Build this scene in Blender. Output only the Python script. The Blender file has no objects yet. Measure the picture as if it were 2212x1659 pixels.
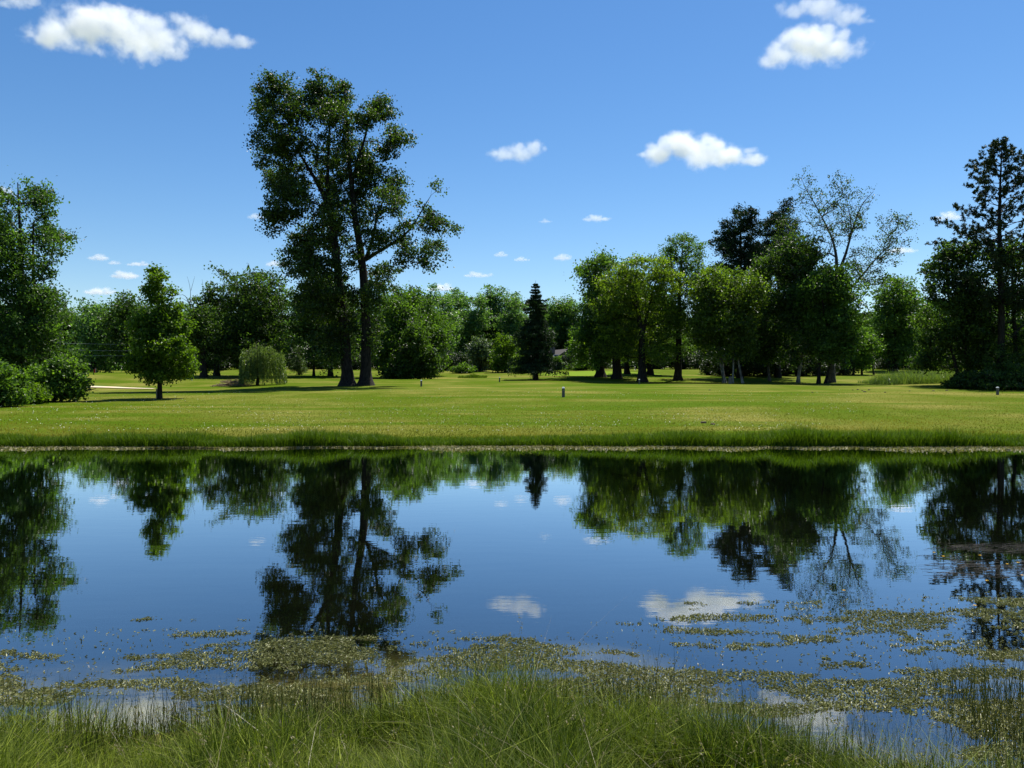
import bpy, bmesh, math
import numpy as np
from mathutils import Vector, Matrix, Euler

# ------------------------------------------------------------------ camera, sky, sun, exposure
scene = bpy.context.scene
R = math.radians
EYE = 2.1                      # metres above the pond
FOC = 1661.0                   # focal length in 2212-px-wide units (about 26 mm equivalent)
HORIZ = 819.0
SUN_EL, SUN_AZ = R(62.0), R(33.0)      # sun ahead of the viewer, to the right

cam_d = bpy.data.cameras.new('camera')
cam = bpy.data.objects.new('camera', cam_d)
scene.collection.objects.link(cam)
cam_d.sensor_width = 36.0
cam_d.lens = 36.0 * FOC / 2212.0
cam_d.clip_start = 0.05
cam_d.clip_end = 60000.0
cam.location = (0, 0, EYE)
cam.rotation_euler = (R(90) - math.atan((829.5 - HORIZ) / FOC), 0, 0)
scene.camera = cam

world = bpy.data.worlds.new('World')
scene.world = world
world.use_nodes = True
wn = world.node_tree
wn.nodes.clear()
sky = wn.nodes.new('ShaderNodeTexSky')
sky.sky_type = 'NISHITA'
sky.sun_disc = False
sky.sun_elevation = SUN_EL
sky.sun_rotation = SUN_AZ
sky.altitude = 0
sky.air_density = 1.0
sky.dust_density = 0.15
sky.ozone_density = 3.0
bg = wn.nodes.new('ShaderNodeBackground')
bg.inputs['Strength'].default_value = 0.074
wo = wn.nodes.new('ShaderNodeOutputWorld')
sat = wn.nodes.new('ShaderNodeHueSaturation')          # the camera's vivid rendering of a clear blue sky
sat.inputs['Saturation'].default_value = 1.25
sat.inputs['Hue'].default_value = 0.502
wn.links.new(sky.outputs[0], sat.inputs['Color'])
wn.links.new(sat.outputs[0], bg.inputs[0])
wn.links.new(bg.outputs[0], wo.inputs[0])

sun_d = bpy.data.lights.new('sun', 'SUN')
sun_d.energy = 5.0
sun_d.angle = R(0.5)
sun_d.color = (1.0, 0.955, 0.87)
sun = bpy.data.objects.new('sun', sun_d)
scene.collection.objects.link(sun)
sdir = Vector((math.sin(SUN_AZ) * math.cos(SUN_EL), math.cos(SUN_AZ) * math.cos(SUN_EL), math.sin(SUN_EL)))
sun.rotation_euler = sdir.to_track_quat('Z', 'Y').to_euler()
sun.location = (30, 40, 80)

vs = scene.view_settings
vs.view_transform = 'Standard'
vs.look = 'None'
vs.exposure = 0.86
vs.gamma = 1.0
vs.use_curve_mapping = False

cy = scene.cycles
cy.max_bounces = 10
cy.diffuse_bounces = 3
cy.glossy_bounces = 3
cy.transmission_bounces = 4
cy.transparent_max_bounces = 12
cy.volume_bounces = 5
cy.use_denoising = True
cy.denoiser = 'OPENIMAGEDENOISE'
cy.denoising_prefilter = 'ACCURATE'
cy.denoising_input_passes = 'RGB_ALBEDO_NORMAL'
cy.sample_clamp_indirect = 8.0
cy.caustics_reflective = False
cy.caustics_refractive = False
cy.volume_max_steps = 512
cy.volume_step_rate = 0.45

COL = scene.collection
rng = np.random.default_rng(7)

# ------------------------------------------------------------------ helpers
def mk(o, label=None, cat=None, group=None, kind=None):
    if label: o['label'] = label
    if cat: o['category'] = cat
    if group: o['group'] = group
    if kind: o['kind'] = kind
    return o

def link(name, me, parent=None, mat=None):
    if mat is not None and len(me.materials) == 0:
        me.materials.append(mat)
    o = bpy.data.objects.new(name, me)
    COL.objects.link(o)
    if parent is not None:
        o.parent = parent
    return o

def empty(name, loc=(0, 0, 0), rz=0.0):
    o = bpy.data.objects.new(name, None)
    COL.objects.link(o)
    o.location = loc
    o.rotation_euler = (0, 0, rz)
    o.empty_display_size = 0.3
    return o

def mesh_np(name, V, F, n=4, rnd=None, smooth=False):
    """V (N,3), F (M,n) -> mesh; rnd = per-vertex number mixing the dark and light colours"""
    me = bpy.data.meshes.new(name)
    V = np.asarray(V, dtype=np.float32)
    F = np.asarray(F, dtype=np.int32)
    me.vertices.add(len(V))
    me.vertices.foreach_set('co', V.ravel())
    m = len(F)
    me.loops.add(m * n)
    me.loops.foreach_set('vertex_index', F.ravel())
    me.polygons.add(m)
    me.polygons.foreach_set('loop_start', np.arange(m, dtype=np.int32) * n)
    me.polygons.foreach_set('loop_total', np.full(m, n, dtype=np.int32))
    me.polygons.foreach_set('use_smooth', np.full(m, bool(smooth)))
    if rnd is not None:
        a = me.attributes.new('rnd', 'FLOAT', 'POINT')
        a.data.foreach_set('value', np.asarray(rnd, dtype=np.float32))
    me.update(calc_edges=True)
    return me

def mesh_bm(name, bm, smooth=False):
    me = bpy.data.meshes.new(name)
    bm.normal_update()
    bm.to_mesh(me)
    bm.free()
    if smooth:
        me.polygons.foreach_set('use_smooth', np.ones(len(me.polygons), dtype=bool))
    return me

def box_bm(bm, cx, cy_, cz, sx, sy, sz, rz=0.0):
    m = Matrix.Translation((cx, cy_, cz)) @ Matrix.Rotation(rz, 4, 'Z') @ Matrix.Diagonal((sx, sy, sz, 1))
    return bmesh.ops.create_cube(bm, size=1.0, matrix=m)

def unit(v):
    return v / np.maximum(np.linalg.norm(v, axis=-1, keepdims=True), 1e-9)

def _hash(ix, iy, s):
    h = (ix * 374761393 + iy * 668265263 + s * 2147483647) & 0xffffffff
    h = ((h ^ (h >> 13)) * 1274126177) & 0xffffffff
    return ((h ^ (h >> 16)) & 0xffff) / 65535.0

def vnoise(x, y, s=0):
    x = np.asarray(x, float); y = np.asarray(y, float)
    ix = np.floor(x).astype(np.int64); iy = np.floor(y).astype(np.int64)
    fx = x - ix; fy = y - iy
    fx = fx * fx * (3 - 2 * fx); fy = fy * fy * (3 - 2 * fy)
    a = _hash(ix, iy, s); b = _hash(ix + 1, iy, s); c = _hash(ix, iy + 1, s); d = _hash(ix + 1, iy + 1, s)
    return (a * (1 - fx) + b * fx) * (1 - fy) + (c * (1 - fx) + d * fx) * fy

def fbm(x, y, s=0, o=4):
    t = 0; a = 0.5; n = 0
    for k in range(o):
        t = t + a * vnoise(x * 2 ** k, y * 2 ** k, s + k); n += a; a *= 0.5
    return t / n

# ------------------------------------------------------------------ terrain shape
PX = [-70, -9, -5, -3, -1.2, 0.2, 1.0, 1.5, 2.0, 2.5, 2.9, 3.3, 4.2, 6, 9, 70]
PY = [6.5, 4.8, 4.42, 4.32, 4.68, 4.92, 4.65, 4.1, 3.75, 3.62, 3.85, 4.4, 4.7, 5.0, 5.3, 6.5]
def near_shore(X):
    return np.interp(X, PX, PY) + 0.10 * (vnoise(X * 2.1, X * 0 + 3.3, 5) - 0.5)
def far_shore(X):
    return 23.75 + 0.7 * (vnoise(X * 0.22, X * 0, 9) - 0.5) + 0.30 * (vnoise(X * 0.9, X * 0, 11) - 0.5) + 0.12 * (vnoise(X * 3.2, X * 0, 10) - 0.5)
FY = [0, 1.2, 3.3, 11, 26, 51, 66, 76, 86, 101, 136, 230, 1000, 6000]
FZ = [0, 0.12, 0.28, 0.50, 0.86, 1.38, 1.72, 2.0, 2.5, 3.25, 4.4, 6.2, 9, 9]
def ground_z(X, Y):
    X = np.asarray(X, float); Y = np.asarray(Y, float)
    dn = near_shore(X) - Y
    df = Y - far_shore(X)
    zn = np.where(dn > 0, 0.55 * (1 - np.exp(-np.maximum(dn, 0) / 2.2)) + 0.03 * (vnoise(X * 3, Y * 3, 3) - 0.5) * np.clip(dn, 0, 1), 0)
    bed = -np.minimum(0.075 * np.maximum(-dn, 0) ** 1.15 + 0.035 * (vnoise(X * 1.3, Y * 1.9, 2)) * np.clip(-dn, 0, 1), 1.5)
    bedf = -0.30 * np.maximum(-df, 0)
    bed = np.maximum(bed, np.maximum(bedf, -1.5))
    q = np.maximum(df, 0)
    zf = 0.0
    for o in (-0.16, -0.08, 0, 0.08, 0.16):
        zf = zf + np.interp(q * (1 + o), FY, FZ) / 5
    rel = np.clip((q - 8) / 40, 0, 1)
    zf = zf + rel * (0.35 * (vnoise(X / 17 + 5, Y / 13, 21) - 0.5) + 0.10 * (vnoise(X / 6, Y / 6, 22) - 0.5))
    # the hollow and the mounded fairway on the left
    zf = zf - 0.35 * np.exp(-((X + 36) / 14) ** 2 - ((Y - 70) / 9) ** 2) + 0.75 * np.exp(-((X + 58) / 16) ** 2 - ((Y - 100) / 14) ** 2)
    zf = zf + 0.45 * np.exp(-((X - 15) / 12) ** 2 - ((Y - 124) / 10) ** 2)
    z = np.where(dn > 0, zn, np.where(df > 0, zf, bed))
    # the pond ends beyond the frame on both sides
    e = np.clip((np.abs(X) - 62) / 8, 0, 1)
    e = e * e * (3 - 2 * e)
    side = np.maximum(zf, 0.55)
    return z * (1 - e) + e * np.where(df > 0, z, side)

def gz(x, y):
    return float(ground_z(np.array([x]), np.array([y]))[0])
def wx(vx, D):
    return (vx - 1106.0) / FOC * D
def wz(vy, D):
    return EYE - (vy - HORIZ) / FOC * D

# ------------------------------------------------------------------ materials
def newmat(name):
    m = bpy.data.materials.new(name)
    m.use_nodes = True
    m.node_tree.nodes.clear()
    return m, m.node_tree.nodes, m.node_tree.links

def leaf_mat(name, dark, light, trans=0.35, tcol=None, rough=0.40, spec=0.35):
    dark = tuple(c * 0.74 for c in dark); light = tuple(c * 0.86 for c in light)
    m, N, L = newmat(name)
    at = N.new('ShaderNodeAttribute'); at.attribute_name = 'rnd'
    r = N.new('ShaderNodeMixRGB')
    r.inputs[1].default_value = (*dark, 1); r.inputs[2].default_value = (*light, 1)
    L.new(at.outputs['Fac'], r.inputs[0])
    p = N.new('ShaderNodeBsdfPrincipled')
    p.inputs['Roughness'].default_value = rough
    p.inputs['Specular IOR Level'].default_value = spec
    L.new(r.outputs[0], p.inputs['Base Color'])
    t = N.new('ShaderNodeBsdfTranslucent')
    g = N.new('ShaderNodeMixRGB'); g.blend_type = 'MULTIPLY'; g.inputs[0].default_value = 1.0
    L.new(r.outputs[0], g.inputs[1]); g.inputs[2].default_value = (*(tcol or (1.75, 1.95, 0.6)), 1)
    L.new(g.outputs[0], t.inputs['Color'])
    mx = N.new('ShaderNodeMixShader'); mx.inputs[0].default_value = trans
    L.new(p.outputs[0], mx.inputs[1]); L.new(t.outputs[0], mx.inputs[2])
    o = N.new('ShaderNodeOutputMaterial')
    L.new(mx.outputs[0], o.inputs['Surface'])
    return m

def bark_mat(name, c1, c2, sc=6.0):
    m, N, L = newmat(name)
    tc = N.new('ShaderNodeTexCoord')
    mp = N.new('ShaderNodeMapping'); mp.inputs['Scale'].default_value = (sc, sc, sc * 0.25)
    L.new(tc.outputs['Object'], mp.inputs[0])
    n = N.new('ShaderNodeTexNoise'); n.inputs['Scale'].default_value = 1.6; n.inputs['Detail'].default_value = 6
    L.new(mp.outputs[0], n.inputs['Vector'])
    r = N.new('ShaderNodeValToRGB')
    r.color_ramp.elements[0].position = 0.35; r.color_ramp.elements[0].color = (*c1, 1)
    r.color_ramp.elements[1].position = 0.68; r.color_ramp.elements[1].color = (*c2, 1)
    L.new(n.outputs['Fac'], r.inputs[0])
    b = N.new('ShaderNodeBump'); b.inputs['Strength'].default_value = 0.6; b.inputs['Distance'].default_value = 0.05
    L.new(n.outputs['Fac'], b.inputs['Height'])
    p = N.new('ShaderNodeBsdfPrincipled'); p.inputs['Roughness'].default_value = 0.9
    p.inputs['Specular IOR Level'].default_value = 0.2
    L.new(r.outputs[0], p.inputs['Base Color']); L.new(b.outputs[0], p.inputs['Normal'])
    o = N.new('ShaderNodeOutputMaterial'); L.new(p.outputs[0], o.inputs['Surface'])
    return m

def plain_mat(name, c, rough=0.7, var=0.25, sc=8.0, spec=0.3):
    m, N, L = newmat(name)
    tc = N.new('ShaderNodeTexCoord')
    n = N.new('ShaderNodeTexNoise'); n.inputs['Scale'].default_value = sc; n.inputs['Detail'].default_value = 5
    L.new(tc.outputs['Object'], n.inputs['Vector'])
    r = N.new('ShaderNodeMixRGB')
    r.inputs[1].default_value = (*[k * (1 - var) for k in c], 1)
    r.inputs[2].default_value = (*[min(1, k * (1 + var)) for k in c], 1)
    L.new(n.outputs['Fac'], r.inputs[0])
    p = N.new('ShaderNodeBsdfPrincipled'); p.inputs['Roughness'].default_value = rough
    p.inputs['Specular IOR Level'].default_value = spec
    L.new(r.outputs[0], p.inputs['Base Color'])
    o = N.new('ShaderNodeOutputMaterial'); L.new(p.outputs[0], o.inputs['Surface'])
    return m

M = {}
M['cotton'] = leaf_mat('cottonwood_leaf', (0.009, 0.023, 0.005), (0.095, 0.160, 0.026), 0.42, rough=0.45, spec=0.3)
M['ash'] = leaf_mat('ash_leaf', (0.016, 0.042, 0.008), (0.130, 0.240, 0.045), 0.45, rough=0.45, spec=0.25)
M['young'] = leaf_mat('young_maple_leaf', (0.032, 0.074, 0.006), (0.180, 0.285, 0.026), 0.48, rough=0.45, spec=0.25)
M['shrub'] = leaf_mat('shrub_leaf', (0.030, 0.075, 0.010), (0.180, 0.300, 0.045), 0.45, rough=0.45, spec=0.25)
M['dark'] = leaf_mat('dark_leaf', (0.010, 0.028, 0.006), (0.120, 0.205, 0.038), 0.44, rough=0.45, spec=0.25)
M['mid'] = leaf_mat('mid_leaf', (0.020, 0.052, 0.010), (0.165, 0.280, 0.050), 0.47, rough=0.45, spec=0.25)
M['yellow'] = leaf_mat('locust_leaf', (0.036, 0.072, 0.006), (0.240, 0.335, 0.032), 0.52)
M['olive'] = leaf_mat('birch_leaf', (0.024, 0.054, 0.008), (0.195, 0.285, 0.036), 0.50)
M['shade'] = leaf_mat('undergrowth_shade_leaf', (0.006, 0.015, 0.004), (0.050, 0.088, 0.018), 0.30)  # shade under the wood put into a near-black leaf colour
M['needle'] = leaf_mat('needle', (0.008, 0.024, 0.010), (0.036, 0.072, 0.026), 0.14, rough=0.55, spec=0.15)
M['pine'] = leaf_mat('pine_needle', (0.012, 0.027, 0.011), (0.042, 0.068, 0.026), 0.14, rough=0.55, spec=0.15)
M['grey'] = leaf_mat('silver_leaf', (0.060, 0.100, 0.050), (0.125, 0.175, 0.085), 0.30)
M['willow'] = leaf_mat('willow_leaf', (0.070, 0.120, 0.030), (0.230, 0.300, 0.090), 0.40)
M['far'] = leaf_mat('far_leaf', (0.055, 0.125, 0.040), (0.180, 0.300, 0.090), 0.46)
M['bark'] = bark_mat('dark_bark', (0.007, 0.006, 0.005), (0.034, 0.028, 0.022))
M['greybark'] = bark_mat('grey_bark', (0.030, 0.027, 0.023), (0.120, 0.110, 0.095))
M['birch'] = bark_mat('birch_bark', (0.05, 0.045, 0.04), (0.30, 0.29, 0.26), 4.0)
M['dead'] = bark_mat('dead_wood', (0.16, 0.14, 0.12), (0.36, 0.33, 0.29))
M['lawnblade'] = leaf_mat('lawn_blade', (0.044, 0.082, 0.003), (0.215, 0.205, 0.036), 0.35, rough=0.7, spec=0.0, tcol=(1.2, 1.2, .4))
M['bankblade'] = leaf_mat('bank_blade', (0.030, 0.078, 0.006), (0.140, 0.225, 0.014), 0.38, rough=0.5, spec=0.06, tcol=(1.2, 1.25, .4))
M['meadow'] = leaf_mat('meadow_blade', (0.016, 0.046, 0.003), (0.290, 0.345, 0.050), 0.36, rough=0.5, spec=0.05, tcol=(1.25, 1.4, .4))
M['rush'] = leaf_mat('rush_blade', (0.016, 0.036, 0.006), (0.095, 0.098, 0.026), 0.15, rough=0.45, spec=0.15)
M['straw'] = leaf_mat('straw', (0.16, 0.13, 0.06), (0.36, 0.31, 0.18), 0.25)
M['reed'] = leaf_mat('reed_blade', (0.070, 0.125, 0.025), (0.160, 0.210, 0.060), 0.35)
M['weed'] = leaf_mat('pond_weed', (0.070, 0.084, 0.020), (0.36, 0.37, 0.15), 0.25, rough=0.42, spec=0.22, tcol=(1, 1, .6))
M['scum'] = leaf_mat('pond_scum', (0.13, 0.12, 0.055), (0.36, 0.33, 0.19), 0.15, rough=0.6, spec=0.1)
M['flower'] = plain_mat('clover_white', (0.72, 0.70, 0.62), 0.7, 0.1)
M['yellowflower'] = plain_mat('flower_yellow', (0.75, 0.48, 0.03), 0.6, 0.1)
M['postgrey'] = plain_mat('post_grey', (0.085, 0.085, 0.085), 0.6, 0.3, 20)
M['postwhite'] = plain_mat('post_white', (0.72, 0.72, 0.70), 0.5, 0.06, 20)
M['wood'] = plain_mat('old_wood', (0.19, 0.16, 0.125), 0.85, 0.35, 14)
M['flagred'] = plain_mat('flag_red', (0.55, 0.045, 0.03), 0.7, 0.1)
M['flagpale'] = plain_mat('flag_pale', (0.62, 0.55, 0.42), 0.7, 0.1)
M['roof'] = plain_mat('roof_shingle', (0.060, 0.053, 0.047), 0.85, 0.25, 10)
M['siding'] = plain_mat('house_siding', (0.15, 0.125, 0.10), 0.8, 0.12, 3)
M['pane'] = plain_mat('window_pane', (0.03, 0.035, 0.04), 0.08, 0.1, 3, 0.6)
M['sand'] = plain_mat('sand', (0.50, 0.42, 0.28), 0.95, 0.18, 1.5)
M['wire'] = plain_mat('wire', (0.35, 0.36, 0.36), 0.5, 0.1)
M['clod'] = plain_mat('earth_clod', (0.07, 0.055, 0.035), 0.95, 0.3)

def ground_mat():
    m, N, L = newmat('ground')
    geo = N.new('ShaderNodeNewGeometry')
    sep = N.new('ShaderNodeSeparateXYZ'); L.new(geo.outputs['Position'], sep.inputs[0])
    def noise(scale, detail=5, stretch=None, rough=0.55):
        n = N.new('ShaderNodeTexNoise'); n.inputs['Scale'].default_value = scale
        n.inputs['Detail'].default_value = detail; n.inputs['Roughness'].default_value = rough
        if stretch:
            mp = N.new('ShaderNodeMapping'); mp.inputs['Scale'].default_value = stretch
            L.new(geo.outputs['Position'], mp.inputs[0]); L.new(mp.outputs[0], n.inputs['Vector'])
        else:
            L.new(geo.outputs['Position'], n.inputs['Vector'])
        return n.outputs['Fac']
    def ramp(src, p0, c0, p1, c1):
        r = N.new('ShaderNodeValToRGB')
        r.color_ramp.elements[0].position = p0; r.color_ramp.elements[0].color = (*c0, 1)
        r.color_ramp.elements[1].position = p1; r.color_ramp.elements[1].color = (*c1, 1)
        L.new(src, r.inputs[0]); return r.outputs[0]
    def mix(f, a, b, mode='MIX'):
        x = N.new('ShaderNodeMixRGB'); x.blend_type = mode
        for i, s in ((0, f), (1, a), (2, b)):
            if isinstance(s, (int, float)): x.inputs[i].default_value = s
            elif isinstance(s, tuple): x.inputs[i].default_value = (*s, 1)
            else: L.new(s, x.inputs[i])
        return x.outputs[0]
    def mrange(src, a, b, smooth=True):
        x = N.new('ShaderNodeMapRange'); x.interpolation_type = 'SMOOTHSTEP' if smooth else 'LINEAR'
        x.inputs['From Min'].default_value = a; x.inputs['From Max'].default_value = b
        L.new(src, x.inputs['Value']); return x.outputs[0]
    # lawn: clumps of two greens, dry yellow patches, fine grain, mown streaks
    fine = noise(9.0, 6, None, 0.7)
    lawn = ramp(fine, 0.30, (0.060, 0.098, 0.006), 0.72, (0.145, 0.195, 0.016))
    big = noise(0.16, 4, (1.0, 0.6, 1.0))
    lawn = mix(ramp(big, 0.40, (0, 0, 0), 0.66, (0.95, 0.95, 0.95)), lawn, ramp(fine, 0.3, (0.160, 0.160, 0.030), 0.75, (0.330, 0.300, 0.110)))
    streak = noise(0.35, 5, (0.16, 0.9, 1.0))
    lawn = mix(ramp(streak, 0.44, (0, 0, 0), 0.60, (0.95, 0.95, 0.95)), lawn, (0.075, 0.140, 0.004))
    clover = noise(1.1, 5, (0.8, 1.0, 1.0))
    lawn = mix(ramp(clover, 0.60, (0, 0, 0), 0.74, (0.5, 0.5, 0.5)), lawn, (0.200, 0.185, 0.040))
    # under water: pale sand at the edge, dark muck deeper
    sand = ramp(noise(3.5, 6, None, 0.65), 0.3, (0.20, 0.155, 0.075), 0.7, (0.42, 0.34, 0.20))
    algae = ramp(noise(1.3, 5), 0.45, (0, 0, 0), 0.65, (1, 1, 1))
    sand = mix(mix(0.7, (0, 0, 0), algae), sand, (0.15, 0.145, 0.085))
    muck = ramp(noise(1.0, 5), 0.35, (0.004, 0.005, 0.003), 0.7, (0.012, 0.013, 0.008))
    wobble = N.new('ShaderNodeMath'); wobble.operation = 'MULTIPLY_ADD'
    L.new(noise(0.9, 4), wobble.inputs[0]); wobble.inputs[1].default_value = 0.16; L.new(sep.outputs['Z'], wobble.inputs[2])
    bed = mix(mrange(wobble.outputs[0], -0.10, 0.055), muck, sand)
    # near bank soil shows between the stems
    soil = ramp(fine, 0.3, (0.030, 0.040, 0.012), 0.7, (0.085, 0.090, 0.030))
    near = N.new('ShaderNodeMath'); near.operation = 'LESS_THAN'; L.new(sep.outputs['Y'], near.inputs[0]); near.inputs[1].default_value = 12.0
    land = mix(near.outputs[0], lawn, soil)
    w2 = N.new('ShaderNodeMath'); w2.operation = 'MULTIPLY_ADD'
    L.new(noise(2.5, 3), w2.inputs[0]); w2.inputs[1].default_value = 0.05; L.new(sep.outputs['Z'], w2.inputs[2])
    col = mix(mrange(w2.outputs[0], 0.045, 0.10), bed, land)
    p = N.new('ShaderNodeBsdfPrincipled'); p.inputs['Roughness'].default_value = 0.95; p.inputs['Specular IOR Level'].default_value = 0.02
    col = mix(1.0, col, (0.70, 0.70, 0.52), 'MULTIPLY')
    L.new(col, p.inputs['Base Color'])
    b = N.new('ShaderNodeBump'); b.inputs['Strength'].default_value = 0.9; b.inputs['Distance'].default_value = 0.05
    L.new(noise(14.0, 5, None, 0.7), b.inputs['Height']); L.new(b.outputs[0], p.inputs['Normal'])
    o = N.new('ShaderNodeOutputMaterial'); L.new(p.outputs[0], o.inputs['Surface'])
    return m

def water_mat():
    m, N, L = newmat('pond_water')
    tc = N.new('ShaderNodeTexCoord')
    def noise(scale, stretch, detail=2):
        mp = N.new('ShaderNodeMapping'); mp.inputs['Scale'].default_value = stretch
        L.new(tc.outputs['Object'], mp.inputs[0])
        n = N.new('ShaderNodeTexNoise'); n.inputs['Scale'].default_value = scale; n.inputs['Detail'].default_value = detail
        L.new(mp.outputs[0], n.inputs['Vector'])
        return n.outputs['Fac']
    b1 = N.new('ShaderNodeBump'); b1.inputs['Strength'].default_value = 1.0; b1.inputs['Distance'].default_value = 0.0006
    L.new(noise(1.0, (1.6, 5.0, 1), 3), b1.inputs['Height'])
    b2 = N.new('ShaderNodeBump'); b2.inputs['Strength'].default_value = 1.0; b2.inputs['Distance'].default_value = 0.0008
    L.new(noise(0.45, (1.0, 2.2, 1), 2), b2.inputs['Height']); L.new(b1.outputs[0], b2.inputs['Normal'])
    fr = N.new('ShaderNodeFresnel'); fr.inputs['IOR'].default_value = 1.75
    L.new(b2.outputs[0], fr.inputs['Normal'])
    gl = N.new('ShaderNodeBsdfGlossy'); gl.inputs['Roughness'].default_value = 0.012
    gl.inputs['Color'].default_value = (0.93, 0.95, 0.97, 1)
    L.new(b2.outputs[0], gl.inputs['Normal'])
    tr = N.new('ShaderNodeBsdfTransparent'); tr.inputs['Color'].default_value = (0.74, 0.80, 0.74, 1)
    mx = N.new('ShaderNodeMixShader')
    bo = N.new('ShaderNodeMath'); bo.operation = 'MULTIPLY'; bo.use_clamp = True; bo.inputs[1].default_value = 1.72
    L.new(fr.outputs[0], bo.inputs[0]); L.new(bo.outputs[0], mx.inputs[0]); L.new(tr.outputs[0], mx.inputs[1]); L.new(gl.outputs[0], mx.inputs[2])
    o = N.new('ShaderNodeOutputMaterial'); L.new(mx.outputs[0], o.inputs['Surface'])
    return m

# ------------------------------------------------------------------ ground and water
def axis(parts):
    out = []
    for a, b, n in parts:
        out.append(np.linspace(a, b, n, endpoint=False))
    return np.concatenate(out)
half = np.concatenate([np.arange(0, 6, 0.25), np.arange(6, 40, 1.0), np.arange(40, 150, 4.0), np.geomspace(150, 6000, 18)])
gx = np.concatenate([-half[:0:-1], half])
gy = np.concatenate([-np.geomspace(1500, 3, 14), axis([(-2, 1, 6), (1, 8, 56), (8, 22.8, 20), (22.8, 27, 34), (27, 140, 95)]), np.geomspace(140, 7000, 26)])
GX, GY = np.meshgrid(gx, gy)
GZ = ground_z(GX.ravel(), GY.ravel())
nx, ny = len(gx), len(gy)
idx = np.arange(nx * ny).reshape(ny, nx)
F = np.stack([idx[:-1, :-1], idx[:-1, 1:], idx[1:, 1:], idx[1:, :-1]], -1).reshape(-1, 4)
g_me = mesh_np('ground', np.stack([GX.ravel(), GY.ravel(), GZ], 1), F, 4, smooth=True)
mk(link('ground', g_me, mat=ground_mat()), 'mown green lawn rising from the pond to the trees', 'ground', kind='structure')

wv = [(-74, 2.0, 0), (74, 2.0, 0), (74, 24.6, 0), (-74, 24.6, 0)]
mk(link('pond_water', mesh_np('pond_water', wv, [(0, 1, 2, 3)], 4), mat=water_mat()),
   'still pond water reflecting the sky and trees', 'water', kind='structure')

def drape(name, mat, label, pts_fn, nu, nv, lift, cat):
    u, v = np.meshgrid(np.linspace(0, 1, nu), np.linspace(0, 1, nv))
    X, Y = pts_fn(u.ravel(), v.ravel())
    Z = ground_z(X, Y) + lift
    i = np.arange(nu * nv).reshape(nv, nu)
    FF = np.stack([i[:-1, :-1], i[:-1, 1:], i[1:, 1:], i[1:, :-1]], -1).reshape(-1, 4)
    return mk(link(name, mesh_np(name, np.stack([X, Y, Z], 1), FF, 4, smooth=True), mat=mat), label, cat, kind='structure')

drape('sand_path', M['sand'], 'thin strip of pale sand path beyond the left shrubs', 
      lambda u, v: (-47 + 11.5 * u, 76.6 + 0.4 * np.sin(u * 4) + (v - 0.5) * 2.6 * (1 - u * 0.7)), 60, 6, 0.07, 'path')
M['green'] = plain_mat('putting_green', (0.125, 0.190, 0.016), 0.95, 0.10, 2.0, 0.02)
drape('putting_green', M['green'], 'pale smooth putting green beside the dark spruce', 
      lambda u, v: (12.5 + np.cos(u * 6.2832) * v * 9.5, 113 + np.sin(u * 6.2832) * v * 7.0), 49, 10, 0.06, 'putting green')

# ------------------------------------------------------------------ tree kit
class Tubes:
    def __init__(s): s.V = []; s.F = []; s.n = 0
    def add(s, P, rad, sides=6):
        P = np.asarray(P, float); rad = np.asarray(rad, float)
        k = len(P)
        T = np.gradient(P, axis=0); T = unit(T)
        ref = np.where(np.abs(T[:, 2:3]) > 0.9, np.array([[1., 0, 0]]), np.array([[0., 0, 1]]))
        A = unit(np.cross(T, ref)); B = np.cross(T, A)
        # keep the frame from flipping between rings
        for i in range(1, k):
            if np.dot(A[i], A[i - 1]) < 0 and abs(np.dot(A[i], A[i - 1])) > 0.5: A[i] *= -1; B[i] *= -1
        a = np.arange(sides) / sides * 2 * np.pi
        ring = P[:, None, :] + rad[:, None, None] * (np.cos(a)[None, :, None] * A[:, None, :] + np.sin(a)[None, :, None] * B[:, None, :])
        i = np.arange(k * sides).reshape(k, sides) + s.n
        j = np.roll(i, -1, axis=1)
        s.F.append(np.stack([i[:-1], j[:-1], j[1:], i[1:]], -1).reshape(-1, 4))
        s.V.append(ring.reshape(-1, 3)); s.n += k * sides
    def mesh(s, name):
        return mesh_np(name, np.concatenate(s.V), np.concatenate(s.F), 4, smooth=True)

def resample(P, rad, step):
    P = np.asarray(P, float)
    d = np.concatenate([[0], np.cumsum(np.linalg.norm(np.diff(P, axis=0), axis=1))])
    n = max(3, int(d[-1] / step))
    t = np.linspace(0, d[-1], n)
    Q = np.stack([np.interp(t, d, P[:, i]) for i in range(3)], 1)
    r = np.interp(t, d, rad)
    for _ in range(2):
        Q[1:-1] = 0.25 * Q[:-2] + 0.5 * Q[1:-1] + 0.25 * Q[2:]
    return Q, r

def leaves(C, rg, size, aspect=0.7, up=0.5, droop=0.0, rnd=None, axis_dir=None):
    """one bent rhombic leaf (a quad) for each centre in C"""
    n = len(C)
    nrm = unit(rg.normal(size=(n, 3)) * np.array([1, 1, 0.8]) + np.array([0, 0, up]))
    d = rg.normal(size=(n, 3)) + np.array([0, 0, -droop])
    if axis_dir is not None: d = d * 0.35 + axis_dir
    d = unit(d - (d * nrm).sum(1, keepdims=True) * nrm)
    w = np.cross(nrm, d)
    s = (size * rg.uniform(0.65, 1.3, n))[:, None]
    a = s * aspect * 0.5
    bend = nrm * s * 0.12
    V = np.stack([C - d * s * 0.5, C + w * a + bend - d * s * 0.05, C + d * s * 0.5, C - w * a + bend - d * s * 0.05], 1).reshape(-1, 3)
    Fq = np.arange(n * 4).reshape(n, 4)
    if rnd is None: rnd = rg.random(n)
    return V, Fq, np.repeat(rnd, 4)

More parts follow.
